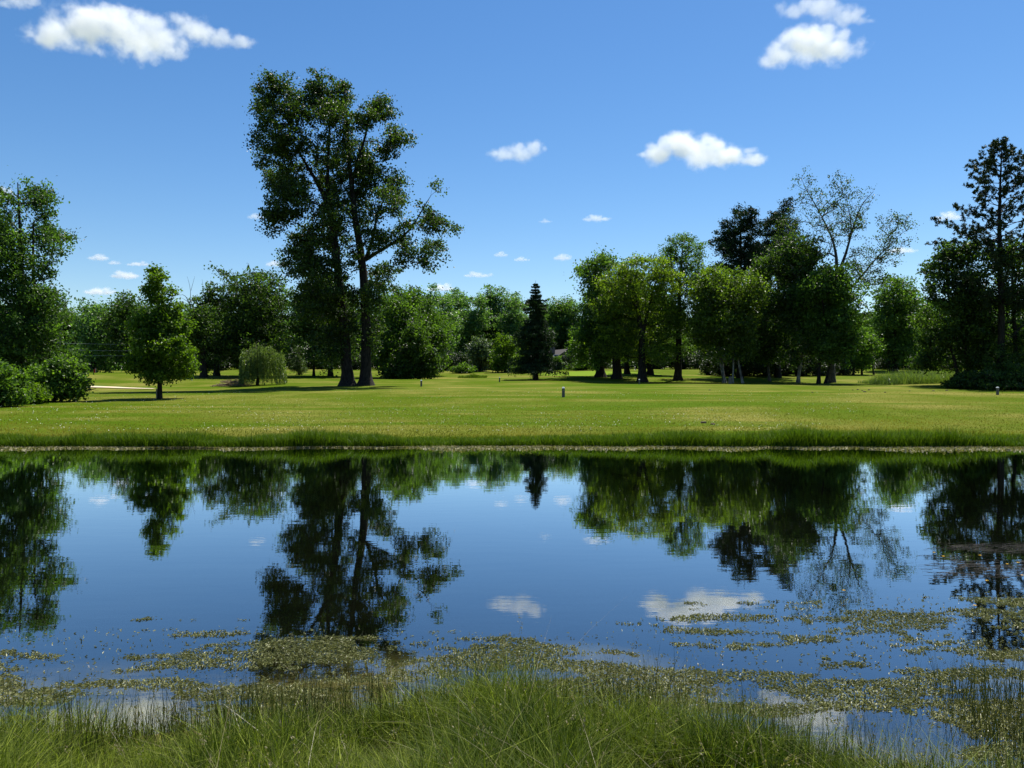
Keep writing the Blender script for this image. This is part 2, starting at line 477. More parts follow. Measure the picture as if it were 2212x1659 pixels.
def grow(tb, rg, trunks, C, rmax, rtip, upbias=0.6, sides=5):
    """connect clump centres C to the trunks with tapering curved limbs"""
    nodes = []; rlim = []
    for P, r in trunks:
        for p, q in zip(P, r):
            nodes.append(p); rlim.append(q)
    nt = len(nodes)
    nodes = np.array(nodes); rlim = np.array(rlim)
    zlow = nodes[:, 2].min() + 0.18 * (nodes[:, 2].max() - nodes[:, 2].min())
    dist = np.min(np.linalg.norm(C[:, None] - nodes[None, :], axis=2), axis=1)
    order = np.argsort(dist)
    allp = np.concatenate([nodes, np.zeros((len(C), 3))])
    plen = np.zeros(len(allp)); par = np.full(len(allp), -1)
    cnt = nt
    for i in order:
        p = C[i]; q = allp[:cnt]
        v = p - q; d = np.linalg.norm(v, axis=1) + 1e-6
        cost = d * (1 + upbias * np.maximum(0, 0.35 - v[:, 2] / d)) + 0.25 * plen[:cnt]
        cost[:nt] += np.where(q[:nt, 2] < zlow, 100.0, 0)
        k = int(np.argmin(cost))
        allp[cnt] = p; par[cnt] = k; plen[cnt] = plen[k] + d[k]; cnt += 1
    w = np.zeros(cnt)
    w[nt:] += rtip ** 2.2
    for i in range(cnt - 1, nt - 1, -1):
        if par[i] >= nt: w[par[i]] += w[i]
    rad = w ** (1 / 2.2)
    has_kid = np.zeros(cnt, bool); has_kid[par[nt:cnt]] = True
    for i in range(nt, cnt):
        k = par[i]
        a, b = allp[k], allp[i]
        ra = min(rad[i] * 1.15, rmax, (rlim[k] * 0.75) if k < nt else rad[k])
        rb = min(rad[i] * 0.75, ra)
        L_ = np.linalg.norm(b - a)
        m = (a + b) / 2 + np.array([0, 0, 0.07 * L_]) + rg.normal(size=3) * 0.05 * L_
        m1 = a * 0.56 + m * 0.5 - b * 0.06; m2 = b * 0.56 + m * 0.5 - a * 0.06
        if has_kid[i]: tb.add([a, m1, m2, b], [ra, ra * 0.85 + rb * 0.15, ra * 0.4 + rb * 0.6, rb], sides)
        else: tb.add([a, m, b], [ra, (ra + rb) / 2, rb], 3)
    return allp[nt:cnt]

def sample_lobes(lobes, n, rg, inner=0.35):
    lobes = np.asarray(lobes, float)
    ar = (lobes[:, 3] * lobes[:, 4] + lobes[:, 3] * lobes[:, 5] + lobes[:, 4] * lobes[:, 5])
    k = rg.choice(len(lobes), n, p=ar / ar.sum())
    d = unit(rg.normal(size=(n, 3)))
    r = (inner ** 3 + (1 - inner ** 3) * rg.random(n)) ** (1 / 3)
    r = np.where(rg.random(n) < 0.14, rg.uniform(1.0, 1.28, n), r)        # sprigs that break the outline
    return lobes[k, :3] + d * r[:, None] * lobes[k, 3:6]

def crown_mesh(name, C, rg, n_leaves, size, clump_r, aspect=0.7, up=0.5, flat=0.6, droop=0.0, lump=0.25):
    k = rg.integers(0, len(C), n_leaves)
    cr = clump_r * rg.uniform(0.55, 1.35, len(C))
    off = np.clip(rg.normal(size=(n_leaves, 3)) * 0.52, -1.5, 1.5)
    P = C[k] + off * cr[k][:, None] * np.array([1, 1, flat])
    P[:, 2] -= droop * clump_r * (off[:, 0] ** 2 + off[:, 1] ** 2) * 0.6
    tone = rg.random(len(C))
    rnd = np.clip((rg.random(n_leaves) ** 2.0) * (1 - lump) + (tone[k] ** 1.6) * lump, 0, 1)  # mostly dark, few bright: sunlit specks and shade put into leaf colour
    V, Fq, rn = leaves(P, rg, size, aspect, up, droop, rnd)
    return mesh_np(name, V, Fq, 4, rn)

def tree(name, label, vx, D, trunks, lobes, leaf, bark='bark', clumps=260, n=16000, size=0.25, clump_r=0.9,
         seed=1, depth=1.0, rtip=0.02, rmax=0.35, cat='tree', group=None, up=0.5, aspect=0.7, flat=0.65, inner=0.35,
         spread=1.0, flare=1.5, dead=None, droop=0.0, lump=0.45, upbias=0.6, sides=5, cmul=1.5, nmul=0.92, lobe_k=1.12, lobe_kz=1.12):
    """trunks: lists of (view x, view y, radius); lobes: (view x, view y, rx, ry [, depth metres])
    measured on the photograph and placed at distance D."""
    rg = np.random.default_rng(seed)
    X0 = wx(vx, D); Z0 = gz(X0, D)
    s = D / FOC
    root = empty(name, (X0, D, Z0))
    mk(root, label, cat, group)
    tb = Tubes(); TR = []
    yoff = 0.0
    for ti, t in enumerate(trunks):
        P = []; r = []
        for k, q in enumerate(t):
            zz = wz(q[1], D) - Z0
            P.append(((q[0] - vx) * s, (q[3] if len(q) > 3 else 0.0) + yoff, zz)); r.append(q[2])
        P = np.array(P)
        if len(t[0]) < 5 and P[0, 2] < 1.2:
            P[0, 2] = -0.15                         # rooted in the ground
        Q, rr = resample(P, r, 0.7 if D > 60 else 0.45)
        if P[0, 2] < 0:
            h = Q[:, 2] + 0.15
            rr = rr * (1 + (flare - 1) * np.exp(-h / 0.55))
        Q[1:-1, :2] += rg.normal(size=(len(Q) - 2, 2)) * 0.07 * rr[1:-1, None]
        tb.add(Q, rr, 10 if rr[0] > 0.3 else 7)
        TR.append((Q, rr))
    LB = []
    for q in lobes:
        rx = q[2] * s * lobe_k; rz = q[3] * s * lobe_kz
        dy = q[4] if len(q) > 4 else rg.uniform(-1, 1) * depth
        LB.append(((q[0] - vx) * s, dy, wz(q[1], D) - Z0, rx, max(rx, 0.6 * rz) * spread, rz))
    C = sample_lobes(LB, int(clumps * cmul), rg, inner)
    C[:, 2] = np.maximum(C[:, 2], 0.35)
    grow(tb, rg, TR, C, rmax, rtip, upbias, sides)
    if dead:
        for q in dead:
            P = np.array([((a - vx) * s, dy, wz(b, D) - Z0) for a, b, _, dy in q])
            Q, rr = resample(P, [c for _, _, c, _ in q], 0.5)
            tb.add(Q, rr, 5)
    link('trunk', tb.mesh(name + '_trunk'), root, M[bark])
    link('crown', crown_mesh(name + '_crown', C, rg, int(n * nmul), size * 1.12, clump_r, aspect, up, flat, droop, lump), root, M[leaf])
    return root

def egg(x0, x1, yt, yb, n, seed, top=0.7):
    """irregular lobes filling an egg outline in view units"""
    rg = np.random.default_rng(seed)
    out = []
    cx = (x0 + x1) / 2; w = (x1 - x0) / 2; h = yb - yt
    for k in range(int(n * 1.5)):
        t = rg.random() ** 0.9
        half_w = 1.04 * w * (math.sin(math.pi * (0.16 + 0.72 * t)) ** top)
        r = w * rg.uniform(0.32, 0.50)
        x = cx + rg.uniform(-1, 1) * max(0, half_w - r)
        y = yt + r * 0.9 + t * (h - 1.7 * r)
        out.append((x, y, r, r * rg.uniform(0.75, 1.1)))
    return out

# ---- the tall twin-stemmed cottonwood
tree('cottonwood_tree', 'tallest tree, twin-trunked dark cottonwood standing alone on the lawn', 771, 75,
     trunks=[
        [(751, 836, 0.605), (748, 780, 0.504), (744, 723, 0.454), (738, 655, 0.420), (731, 593, 0.386), (719, 485, 0.319), (706, 437, 0.269), (693, 407, 0.210), (667, 363, 0.143), (640, 320, 0.084), (620, 270, 0.042)],
        [(706, 437, 0.202, 0, 1), (710, 346, 0.160), (714, 246, 0.084), (718, 190, 0.034)],
        [(790, 836, 0.588), (791, 780, 0.487), (790, 680, 0.437), (784, 571, 0.378), (769, 485, 0.319), (760, 398, 0.252), (753, 333, 0.185), (751, 268, 0.101), (745, 220, 0.042)],
        [(762, 390, 0.185, 0, 1), (775, 345, 0.151), (792, 290, 0.109), (801, 238, 0.050)],
        [(788, 562, 0.218, 0, 1), (815, 545, 0.176), (840, 532, 0.151), (888, 498, 0.101), (914, 450, 0.059), (930, 425, 0.025)],
        [(790, 560, 0.185, 0, 1), (806, 520, 0.143), (812, 470, 0.101), (835, 420, 0.059)]],
     lobes=[(722, 212, 34, 50), (690, 200, 22, 32), (676, 225, 26, 48), (728, 182, 18, 22), (668, 188, 13, 22),
        (600, 215, 26, 26), (632, 232, 36, 38), (572, 240, 22, 26), (560, 225, 12, 14), (612, 196, 14, 12),
        (645, 300, 58, 52), (595, 318, 40, 40), (572, 345, 20, 20), (590, 380, 30, 30), (625, 388, 50, 42), (643, 450, 42, 40),
        (612, 485, 30, 26), (596, 470, 16, 14), (640, 522, 36, 34), (612, 545, 18, 20), (655, 570, 40, 30), (640, 585, 22, 14),
        (682, 620, 40, 34), (700, 690, 42, 46), (660, 650, 34, 30), (715, 745, 28, 40),
        (735, 300, 42, 60), (728, 400, 40, 52), (745, 470, 38, 40), (722, 520, 34, 36), (705, 455, 36, 40),
        (805, 212, 17, 22), (830, 240, 22, 28), (800, 268, 24, 32), (862, 288, 22, 12), (828, 300, 30, 34), (845, 262, 16, 20),
        (800, 368, 34, 36), (850, 400, 26, 32), (873, 425, 13, 16), (842, 450, 38, 34), (815, 515, 34, 30), (775, 440, 26, 36),
        (940, 412, 13, 16), (915, 460, 22, 26), (945, 482, 26, 22), (982, 497, 17, 10), (930, 530, 26, 28), (890, 560, 28, 22),
        (878, 505, 28, 26), (925, 572, 14, 18), (800, 600, 30, 26), (835, 590, 26, 24), (770, 645, 26, 30), (815, 650, 26, 26),
        (800, 720, 24, 40), (765, 560, 18, 22), (700, 560, 40, 40), (735, 610, 30, 34), (690, 640, 44, 34), (745, 690, 24, 44), (780, 380, 30, 40), (760, 330, 34, 40), (690, 350, 40, 50), (670, 500, 36, 40)],
     leaf='cotton', clumps=820, n=62000, size=0.185, clump_r=0.72, seed=11, depth=3.0, rmax=0.22, rtip=0.011, flare=1.75, aspect=0.85, inner=0.3, lobe_k=0.93, lobe_kz=1.12, cmul=2.2, nmul=1.8)

# ---- left edge
tree('ash_tree', 'tall leafy tree at the left edge with feathery upper branches', 48, 52,
     trunks=[[(42, 868, .26), (46, 700, .20), (48, 560, .13), (42, 450, .07), (40, 395, .03)],
             [(92, 868, .20), (84, 700, .15), (72, 580, .09), (74, 480, .05)],
             [(5, 868, .20), (0, 700, .15), (-10, 560, .09), (-15, 480, .04)]],
     lobes=[(40, 408, 22, 28), (74, 436, 22, 26), (22, 458, 32, 40), (70, 500, 34, 34), (118, 524, 22, 20), (136, 512, 10, 10), (30, 540, 46, 40),
            (82, 585, 36, 30), (122, 645, 26, 18), (20, 620, 50, 46), (92, 660, 46, 36), (142, 655, 22, 16), (40, 730, 60, 50), (112, 720, 42, 40),
            (-30, 500, 44, 60), (-40, 600, 40, 60), (-40, 720, 56, 60), (130, 770, 34, 34), (70, 800, 46, 30), (0, 790, 50, 40)],
     leaf='ash', bark='bark', clumps=640, n=50000, size=0.20, clump_r=0.62, seed=21, depth=2.0, rmax=0.14, rtip=0.010, aspect=0.5, inner=0.25,
     dead=[[(98, 610, .05, -.6), (120, 580, .03, -.8), (138, 550, .015, -.9), (146, 522, .006, -.9)],
           [(118, 582, .025, -.8), (140, 570, .012, -.8), (152, 546, .005, -.8)], [(100, 612, .03, -.6), (130, 598, .015, -.7), (148, 590, .005, -.7)]])
tree('leafy_shrub', 'rounded bright green shrub on the lawn edge under the left trees', 122, 46,
     trunks=[[(118, 870, .08), (112, 820, .05)], [(130, 870, .07), (140, 815, .04)]],
     lobes=[(120, 808, 42, 26), (95, 825, 30, 26), (150, 828, 24, 24), (140, 800, 26, 18), (80, 842, 26, 20), (160, 842, 14, 16), (125, 842, 40, 20)],
     leaf='shrub', clumps=220, n=20000, size=0.16, clump_r=0.40, seed=22, lobe_k=.98, lobe_kz=.98, depth=.6, rmax=.05, rtip=.008, cat='shrub')
tree('leafy_shrub', 'low bushy shrub cut by the left frame edge, closest of the shrubs', 2, 41,
     trunks=[[(2, 885, .07), (0, 830, .04)], [(20, 885, .06), (28, 835, .03)]],
     lobes=[(8, 822, 36, 30), (-25, 815, 34, 36), (30, 845, 22, 24), (0, 850, 40, 26), (40, 862, 12, 14), (-10, 870, 30, 14)],
     leaf='shrub', clumps=180, n=15000, size=0.15, clump_r=0.38, seed=23, lobe_k=.98, lobe_kz=.98, depth=.5, rmax=.05, rtip=.008, cat='shrub')
tree('low_shrub', 'small yellow-green shrub between the two left shrubs', 66, 43.5,
     trunks=[[(66, 875, .04), (66, 850, .03)]],
     lobes=[(62, 850, 24, 16), (80, 858, 16, 10), (48, 860, 14, 10)],
     leaf='young', clumps=70, n=5000, size=0.14, clump_r=0.32, seed=24, depth=.4, rmax=.03, rtip=.008, cat='shrub')

# ---- young maple on the lawn
tree('young_maple_tree', 'small bright young tree with a thin straight trunk on the left lawn', 345, 50,
     trunks=[[(345, 858, .15), (345, 800, .13), (346, 700, .09), (343, 620, .05), (340, 588, .02)]],
     lobes=[(336, 594, 12, 12), (350, 605, 14, 18), (345, 640, 22, 26), (318, 628, 10, 9), (366, 630, 9, 12), (335, 675, 30, 26), (375, 672, 20, 20), (352, 700, 34, 26),
            (312, 705, 22, 24), (394, 712, 18, 18), (345, 745, 46, 28), (385, 755, 30, 24), (302, 755, 22, 24), (408, 765, 14, 16), (330, 790, 40, 24), (380, 790, 34, 22), (295, 790, 16, 16), (350, 815, 30, 12)],
     leaf='young', clumps=330, n=26000, size=0.16, clump_r=0.42, seed=31, lobe_k=.96, lobe_kz=1.08, depth=.8, rmax=.05, rtip=.008, flare=1.35, inner=0.2)

# ---- left middle distance
tree('spreading_tree', 'pale willowy tree behind the left shrubs at the far lawn', 200, 118,
     trunks=[[(202, 808, .45), (202, 770, .38), (205, 720, .25), (215, 690, .12)]],
     lobes=egg(150, 290, 655, 795, 14, 3), leaf='far', clumps=320, n=17000, size=.34, clump_r=1.15, seed=41, depth=3, droop=.5)
tree('maple_tree', 'dark round-topped tree directly behind the small young tree', 290, 112,
     trunks=[[(292, 808, .4), (290, 760, .34), (288, 700, .2)]],
     lobes=egg(228, 345, 632, 800, 14, 4), leaf='dark', clumps=300, n=17000, size=.32, clump_r=1.1, seed=42, depth=3)
tree('thin_tree', 'half-dead thin tree with bare grey tips right of the young tree', 440, 98,
     trunks=[[(440, 823, .42), (440, 790, .36), (436, 720, .22), (430, 660, .10)]],
     lobes=[(432, 670, 18, 26), (445, 640, 18, 20), (460, 630, 14, 14), (425, 720, 20, 34), (450, 710, 24, 40), (440, 765, 26, 30)],
     leaf='dark', clumps=160, n=9000, size=.26, clump_r=.8, seed=43, depth=2,
     dead=[[(428, 690, .07, -1), (416, 655, .05, -1), (405, 632, .03, -1), (395, 640, .012, -1)], [(418, 660, .04, -1), (420, 625, .025, -1), (412, 600, .010, -1)],
           [(420, 630, .025, -1), (428, 600, .010, -1)], [(416, 655, .03, -1), (400, 645, .012, -1)], [(448, 640, .03, -1), (444, 606, .01, -1)]])
tree('maple_tree', 'broad dark dome-shaped tree behind the small willow', 540, 104,
     trunks=[[(468, 822, .40), (466, 780, .34), (475, 700, .2)], [(560, 812, .5), (558, 770, .4), (555, 690, .25), (550, 630, .1)]],
     lobes=egg(452, 645, 583, 800, 24, 6, .5) + [(500, 605, 34, 22), (560, 602, 44, 20), (610, 620, 26, 20)], leaf='dark', clumps=520, n=30000, size=.30, clump_r=1.05, seed=44, depth=4)
def weeping_willow(vx, D, label, seed):
    rg_ = np.random.default_rng(seed)
    X0 = wx(vx, D); Z0 = gz(X0, D)
    root = empty('weeping_willow_tree', (X0, D, Z0)); mk(root, label, 'tree')
    tb_ = Tubes(); tb_.add([(0, 0, -.15), (.05, 0, .9), (-.05, .05, 1.8), (0, 0, 2.6)], [.20, .15, .12, .06], 8)
    Pw = []; Aw = []
    for i_ in range(400):
        a_ = rg_.uniform(0, 6.28); r_w = 2.05 * math.sqrt(rg_.random()) * (1 + .30 * math.sin(2 * a_ + .8) * math.cos(a_))
        zt = 3.15 + .75 * math.cos(min(1.5, r_w * .62)) + rg_.normal() * .30 - .45 * (math.cos(a_) < -.2) * (r_w > .8) - .35 * (abs(math.cos(a_)) < .35)
        p0 = np.array([math.cos(a_) * r_w, math.sin(a_) * r_w, zt])
        if i_ % 6 == 0: tb_.add([(0, 0, 2.0 + rg_.uniform(0, .5)), p0 * np.array([.45, .45, 1]) + np.array([0, 0, .1]), p0], [.045, .03, .008], 5)
        Lw = min(zt - .12, rg_.uniform(1.0, 2.2) + r_w * rg_.uniform(.3, 1.1))
        m_ = int(26 * Lw); t_ = rg_.random(m_)
        q_ = np.stack([p0[0] * (1 + .14 * np.sqrt(t_)), p0[1] * (1 + .14 * np.sqrt(t_)), zt - t_ * Lw], 1) + rg_.normal(size=(m_, 3)) * .045
        Pw.append(q_); Aw.append(np.tile([p0[0] * .15, p0[1] * .15, -1.], (m_, 1)))
    Pw = np.concatenate(Pw); Aw = np.concatenate(Aw)
    V_, F_, r_n = leaves(Pw, rg_, .20, .26, .0, axis_dir=Aw * 1.5, rnd=rg_.random(len(Pw)) ** 1.6)
    link('trunk', tb_.mesh('willow_trunk'), root, M['bark'])
    link('crown', mesh_np('willow_crown', V_, F_, 4, r_n), root, M['willow'])
weeping_willow(556, 80, 'small pale weeping willow drooping to the grass left of the cottonwood', 45)
tree('leafy_tree', 'dark tree with a slim trunk behind the cottonwood stems', 714, 108,
     trunks=[[(714, 812, .34), (713, 770, .28), (712, 700, .18)], [(678, 816, .18), (678, 780, .14), (680, 730, .1)]],
     lobes=egg(622, 790, 592, 800, 20, 8, .5), leaf='dark', clumps=400, n=24000, size=.32, clump_r=1.1, seed=46, depth=3)
tree('small_spruce_tree', 'slim silvery young spruce in shade behind the willow', 646, 112,
     trunks=[[(646, 806, .12), (646, 770, .08), (646, 745, .03)]],
     lobes=[(646, 752, 5, 8), (646, 768, 8, 9), (646, 783, 12, 8), (646, 796, 14, 8)], leaf='grey', clumps=90, n=4000, size=.22, clump_r=.4, seed=47, depth=.3, aspect=.3, droop=1)
tree('broad_tree', 'dark broad tree right of the cottonwood trunks', 850, 106,
     trunks=[[(850, 814, .5), (848, 770, .4), (845, 690, .25)]],
     lobes=egg(785, 925, 618, 806, 18, 9, .5), leaf='mid', clumps=380, n=22000, size=.30, clump_r=1.05, seed=48, depth=3)
tree('broad_tree', 'dense tree with light green right flank beside the reed patch', 930, 112,
     trunks=[[(930, 812, .4), (930, 770, .33), (930, 700, .2)]],
     lobes=egg(868, 985, 640, 806, 16, 10, .5), leaf='mid', clumps=360, n=22000, size=.30, clump_r=1.0, seed=49, depth=3)
tree('dark_bush', 'black-green conical bush sitting at the base of the dense trees', 905, 101,
     trunks=[[(905, 816, .2), (905, 760, .1)]],
     lobes=[(900, 740, 22, 40), (890, 780, 36, 32), (925, 785, 22, 30), (870, 800, 30, 12), (850, 808, 26, 7)], leaf='dark', clumps=200, n=13000, size=.3, clump_r=.7, seed=50, depth=1.2, cat='bush')

# ---- centre
tree('silver_bush', 'grey-green rounded bush at the far lawn edge left of the spruce', 1038, 128,
     trunks=[[(1038, 806, .2), (1038, 770, .12)]],
     lobes=egg(1010, 1066, 728, 806, 9, 12, .5), leaf='grey', clumps=160, n=9000, size=.28, clump_r=.75, seed=51, depth=1.5, cat='bush')
tree('small_tree', 'little tree with bright yellow-green top beside the grey-green bush', 1092, 122,
     trunks=[[(1092, 806, .2), (1092, 770, .12)]],
     lobes=[(1088, 738, 14, 12), (1102, 748, 14, 12), (1082, 765, 20, 18), (1105, 775, 18, 20), (1090, 792, 26, 14)], leaf='young', clumps=130, n=8000, size=.26, clump_r=.7, seed=52, depth=1.3)
for k, (x, yt, yb, D, w, lf, lab) in enumerate([
        (1000, 788, 810, 121, 22, 'mid', 'low leafy bush beside the reed patch at the far lawn edge'),
        (1128, 786, 812, 116, 16, 'mid', 'low dark bush left of the spruce trunk'),
        (1195, 770, 806, 126, 20, 'mid', 'bush with drooping shoots right of the spruce'),
        (1255, 782, 806, 124, 26, 'dark', 'wide low bush at the left end of the shady grove')]):
    tree('low_bush', lab, x, D, [[(x, yb + 2, .08), (x, yt + 8, .05)]],
         [(x, yt + 8, w * .6, 8), (x - w * .5, (yt + yb) / 2 + 2, w * .6, (yb - yt) * .42), (x + w * .5, (yt + yb) / 2 + 2, w * .6, (yb - yt) * .42)],
         lf, clumps=70, n=3500, size=.26, clump_r=.5, seed=60 + k, depth=.8, cat='bush', rmax=.05)

def spruce(name, label, vx, D, ytop, ybase, crown_base, half_px, seed):
    rg = np.random.default_rng(seed)
    X0 = wx(vx, D); Z0 = gz(X0, D); s = D / FOC
    H = wz(ytop, D) - Z0; hb = wz(crown_base, D) - Z0; Rm = half_px * s
    root = empty(name, (X0, D, Z0)); mk(root, label, 'tree')
    tb = Tubes()
    z = np.linspace(-0.15, H, 14)
    tb.add(np.stack([rg.normal(size=14) * .03, rg.normal(size=14) * .03, z], 1), np.interp(z, [-.15, 0.4, hb, H], [.42, .30, .25, .015]), 9)
    P = []; A = []
    h = hb
    while h < H - 0.5:
        t = (h - hb) / (H - hb)
        rad = Rm * (1 - t) ** 0.82 * rg.uniform(0.75, 1.15) * (0.8 + .2 * math.sin(t * 20)) + 0.15
        nb = 8 if t < .75 else 6
        a0 = rg.uniform(0, 6.28)
        for b in range(nb):
            a = a0 + b * 6.283 / nb + rg.normal() * .25
            L_ = rad * rg.uniform(.6, 1.18)
            d = np.array([math.cos(a), math.sin(a), 0])
            u = np.linspace(0, 1, 6)
            dz = (-0.50 * u + 0.28 * u ** 2.2) * L_ * (1.15 - t) + 0.5 * u * L_ * max(0, t - .6)
            path = d[None] * (u * L_)[:, None]; path[:, 2] = h + dz
            tb.add(path, np.linspace(.035 * (1.2 - t), .008, 6), 4)
            m = int(20 + 44 * L_)
            q = rg.uniform(.10, 1, m) ** .8
            pp = np.stack([np.interp(q, u, path[:, i]) for i in range(3)], 1)
            side = np.array([-d[1], d[0], 0])
            pp += side[None] * (rg.normal(size=m) * .16 * (L_ * .5 + .3))[:, None]
            pp[:, 2] -= np.abs(rg.normal(size=m)) * .28 * (1.1 - t)
            P.append(pp); A.append(np.tile(d * .5 + np.array([0, 0, -1.0 + 1.2 * t]), (m, 1)))
        h += rg.uniform(.26, .42)
    P = np.concatenate(P); A = np.concatenate(A)
    V, Fq, rn = leaves(P, rg, .34, .30, .2, axis_dir=A)
    link('trunk', tb.mesh(name + '_trunk'), root, M['bark'])
    link('crown', mesh_np(name + '_crown', V, Fq, 4, rn), root, M['needle'])
    return root
spruce('spruce_tree', 'dark pointed spruce standing alone at the centre of the far lawn', 1157, 98, 606, 822, 784, 70, 71)

# ---- right grove
tree('maple_tree', 'outermost dark tree at the left end of the shady grove', 1297, 104,
     trunks=[[(1297, 819, .62), (1296, 780, .46), (1294, 700, .34), (1290, 620, .15)]],
     lobes=egg(1228, 1335, 556, 790, 18, 21, .45) + [(1262, 585, 18, 18), (1300, 566, 26, 16)], leaf='mid', clumps=420, n=24000, size=.28, clump_r=.95, seed=81, depth=3, flare=1.7)
tree('maple_tree', 'dark tree with a stout straight trunk under the yellow-green tree', 1332, 100,
     trunks=[[(1332, 823, .60), (1332, 780, .52), (1332, 700, .36), (1330, 620, .15)]],
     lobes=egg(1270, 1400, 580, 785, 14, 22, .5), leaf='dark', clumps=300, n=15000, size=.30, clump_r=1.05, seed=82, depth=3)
tree('locust_tree', 'big yellow-green spreading tree at the front of the grove', 1385, 94,
     trunks=[[(1388, 827, .55), (1387, 780, .44), (1386, 720, .34), (1375, 650, .2), (1360, 600, .08)], [(1386, 730, .24, 0, 1), (1400, 670, .16), (1415, 610, .07)]],
     lobes=[(1355, 585, 36, 22), (1400, 580, 36, 20), (1330, 615, 32, 28), (1430, 615, 30, 28), (1380, 625, 50, 34), (1310, 660, 26, 26), (1345, 670, 40, 30), (1420, 668, 44, 32), (1455, 690, 22, 22),
            (1330, 715, 36, 28), (1390, 715, 44, 28), (1445, 735, 26, 26), (1320, 752, 28, 18), (1375, 758, 40, 18), (1425, 765, 34, 18)],
     leaf='yellow', clumps=460, n=30000, size=.26, clump_r=.85, seed=83, depth=2.6, aspect=.5, inner=.3, flat=.5)
tree('slim_tree', 'dark slim trunk tree behind the yellow-green tree', 1355, 112,
     trunks=[[(1355, 818, .40), (1354, 780, .34), (1352, 700, .2)]],
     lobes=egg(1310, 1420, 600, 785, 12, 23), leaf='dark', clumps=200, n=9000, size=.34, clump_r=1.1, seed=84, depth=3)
tree('slim_tree', 'thick-butted shaded tree between the grove trunks', 1403, 110,
     trunks=[[(1404, 817, .46), (1404, 780, .36), (1402, 700, .2)]],
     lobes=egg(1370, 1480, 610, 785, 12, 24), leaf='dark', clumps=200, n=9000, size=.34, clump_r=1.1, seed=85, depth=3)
tree('feathery_tree', 'tall tree with a vase-shaped feathery top rising above the grove', 1470, 97,
     trunks=[[(1465, 824, .48), (1465, 780, .40), (1466, 700, .32), (1468, 620, .22), (1472, 560, .10), (1476, 520, .03)]],
     lobes=[(1474, 525, 28, 16), (1445, 545, 22, 16), (1508, 545, 16, 18), (1470, 565, 40, 22), (1440, 590, 20, 20), (1505, 590, 22, 22), (1475, 620, 36, 30), (1470, 680, 36, 36), (1480, 740, 30, 30)],
     leaf='mid', clumps=300, n=15000, size=.25, clump_r=.75, seed=86, depth=2.2, aspect=.45, inner=.2, upbias=1.2)
tree('birch_tree', 'olive-green tree with leaning pale birch trunks in front of the grove', 1545, 92,
     trunks=[[(1566, 827, .19), (1556, 780, .16), (1545, 740, .14), (1540, 680, .10), (1535, 620, .05)], [(1563, 827, .15), (1562, 780, .12), (1550, 750, .10), (1556, 700, .06)]],
     lobes=egg(1478, 1605, 572, 785, 22, 25, .5), leaf='olive', bark='birch', clumps=380, n=22000, size=.25, clump_r=.85, seed=87, depth=2.4, rmax=.10)
tree('birch_tree', 'yellowish tree on two thin white trunks near the middle of the grove', 1598, 91,
     trunks=[[(1605, 829, .13), (1596, 790, .11), (1592, 750, .10), (1588, 700, .07), (1590, 620, .04)], [(1583, 829, .11), (1584, 790, .10), (1584, 755, .08), (1578, 700, .05)]],
     lobes=egg(1550, 1660, 570, 782, 20, 26, .5), leaf='olive', bark='birch', clumps=320, n=18000, size=.25, clump_r=.8, seed=88, depth=2.2, rmax=.08)
tree('pine_tree', 'black-green pine with a blunt broad top, left of two above the grove', 1598, 106,
     trunks=[[(1598, 822, .4), (1598, 700, .3), (1598, 560, .2), (1600, 460, .04)]],
     lobes=[(1600, 460, 10, 16), (1600, 474, 18, 16), (1585, 492, 24, 18), (1615, 500, 24, 22), (1572, 520, 26, 16), (1600, 535, 38, 24), (1562, 545, 18, 12), (1625, 550, 30, 26), (1590, 575, 44, 24), (1610, 620, 40, 34), (1600, 690, 36, 40), (1610, 760, 40, 40)],
     leaf='needle', clumps=520, n=34000, size=.32, clump_r=.62, seed=89, lobe_k=1.14, lobe_kz=1.02, depth=2.4, aspect=.35, inner=.3)
tree('pine_tree', 'dark pine with a pointed ragged top, right of two above the grove', 1680, 108,
     trunks=[[(1680, 822, .4), (1680, 700, .3), (1684, 560, .2), (1690, 450, .04)]],
     lobes=[(1693, 450, 9, 16), (1692, 466, 16, 16), (1672, 480, 22, 18), (1705, 490, 22, 22), (1655, 500, 18, 16), (1680, 520, 36, 26), (1650, 550, 26, 26), (1700, 560, 34, 28), (1670, 600, 42, 34), (1690, 670, 44, 44), (1660, 750, 44, 44)],
     leaf='needle', clumps=520, n=34000, size=.32, clump_r=.62, seed=90, lobe_k=1.2, lobe_kz=1.02, depth=2.4, aspect=.35, inner=.3)
tree('pale_trunk_tree', 'slender pale straight trunk in the darkest part of the grove', 1660, 96,
     trunks=[[(1662, 826, .16), (1659, 780, .14), (1656, 730, .12), (1652, 640, .06)]],
     lobes=egg(1605, 1705, 560, 785, 18, 27, .5), leaf='dark', bark='greybark', clumps=280, n=16000, size=.27, clump_r=.9, seed=91, depth=2.4, rmax=.08)
tree('birch_tree', 'dark green tree on a leaning mottled birch trunk, right part of the grove', 1728, 93,
     trunks=[[(1724, 827, .20), (1728, 790, .17), (1738, 740, .14), (1745, 680, .10), (1742, 600, .05)]],
     lobes=egg(1655, 1772, 500, 788, 24, 28, .5), leaf='dark', bark='birch', clumps=420, n=24000, size=.26, clump_r=.85, seed=92, depth=2.6, rmax=.10)
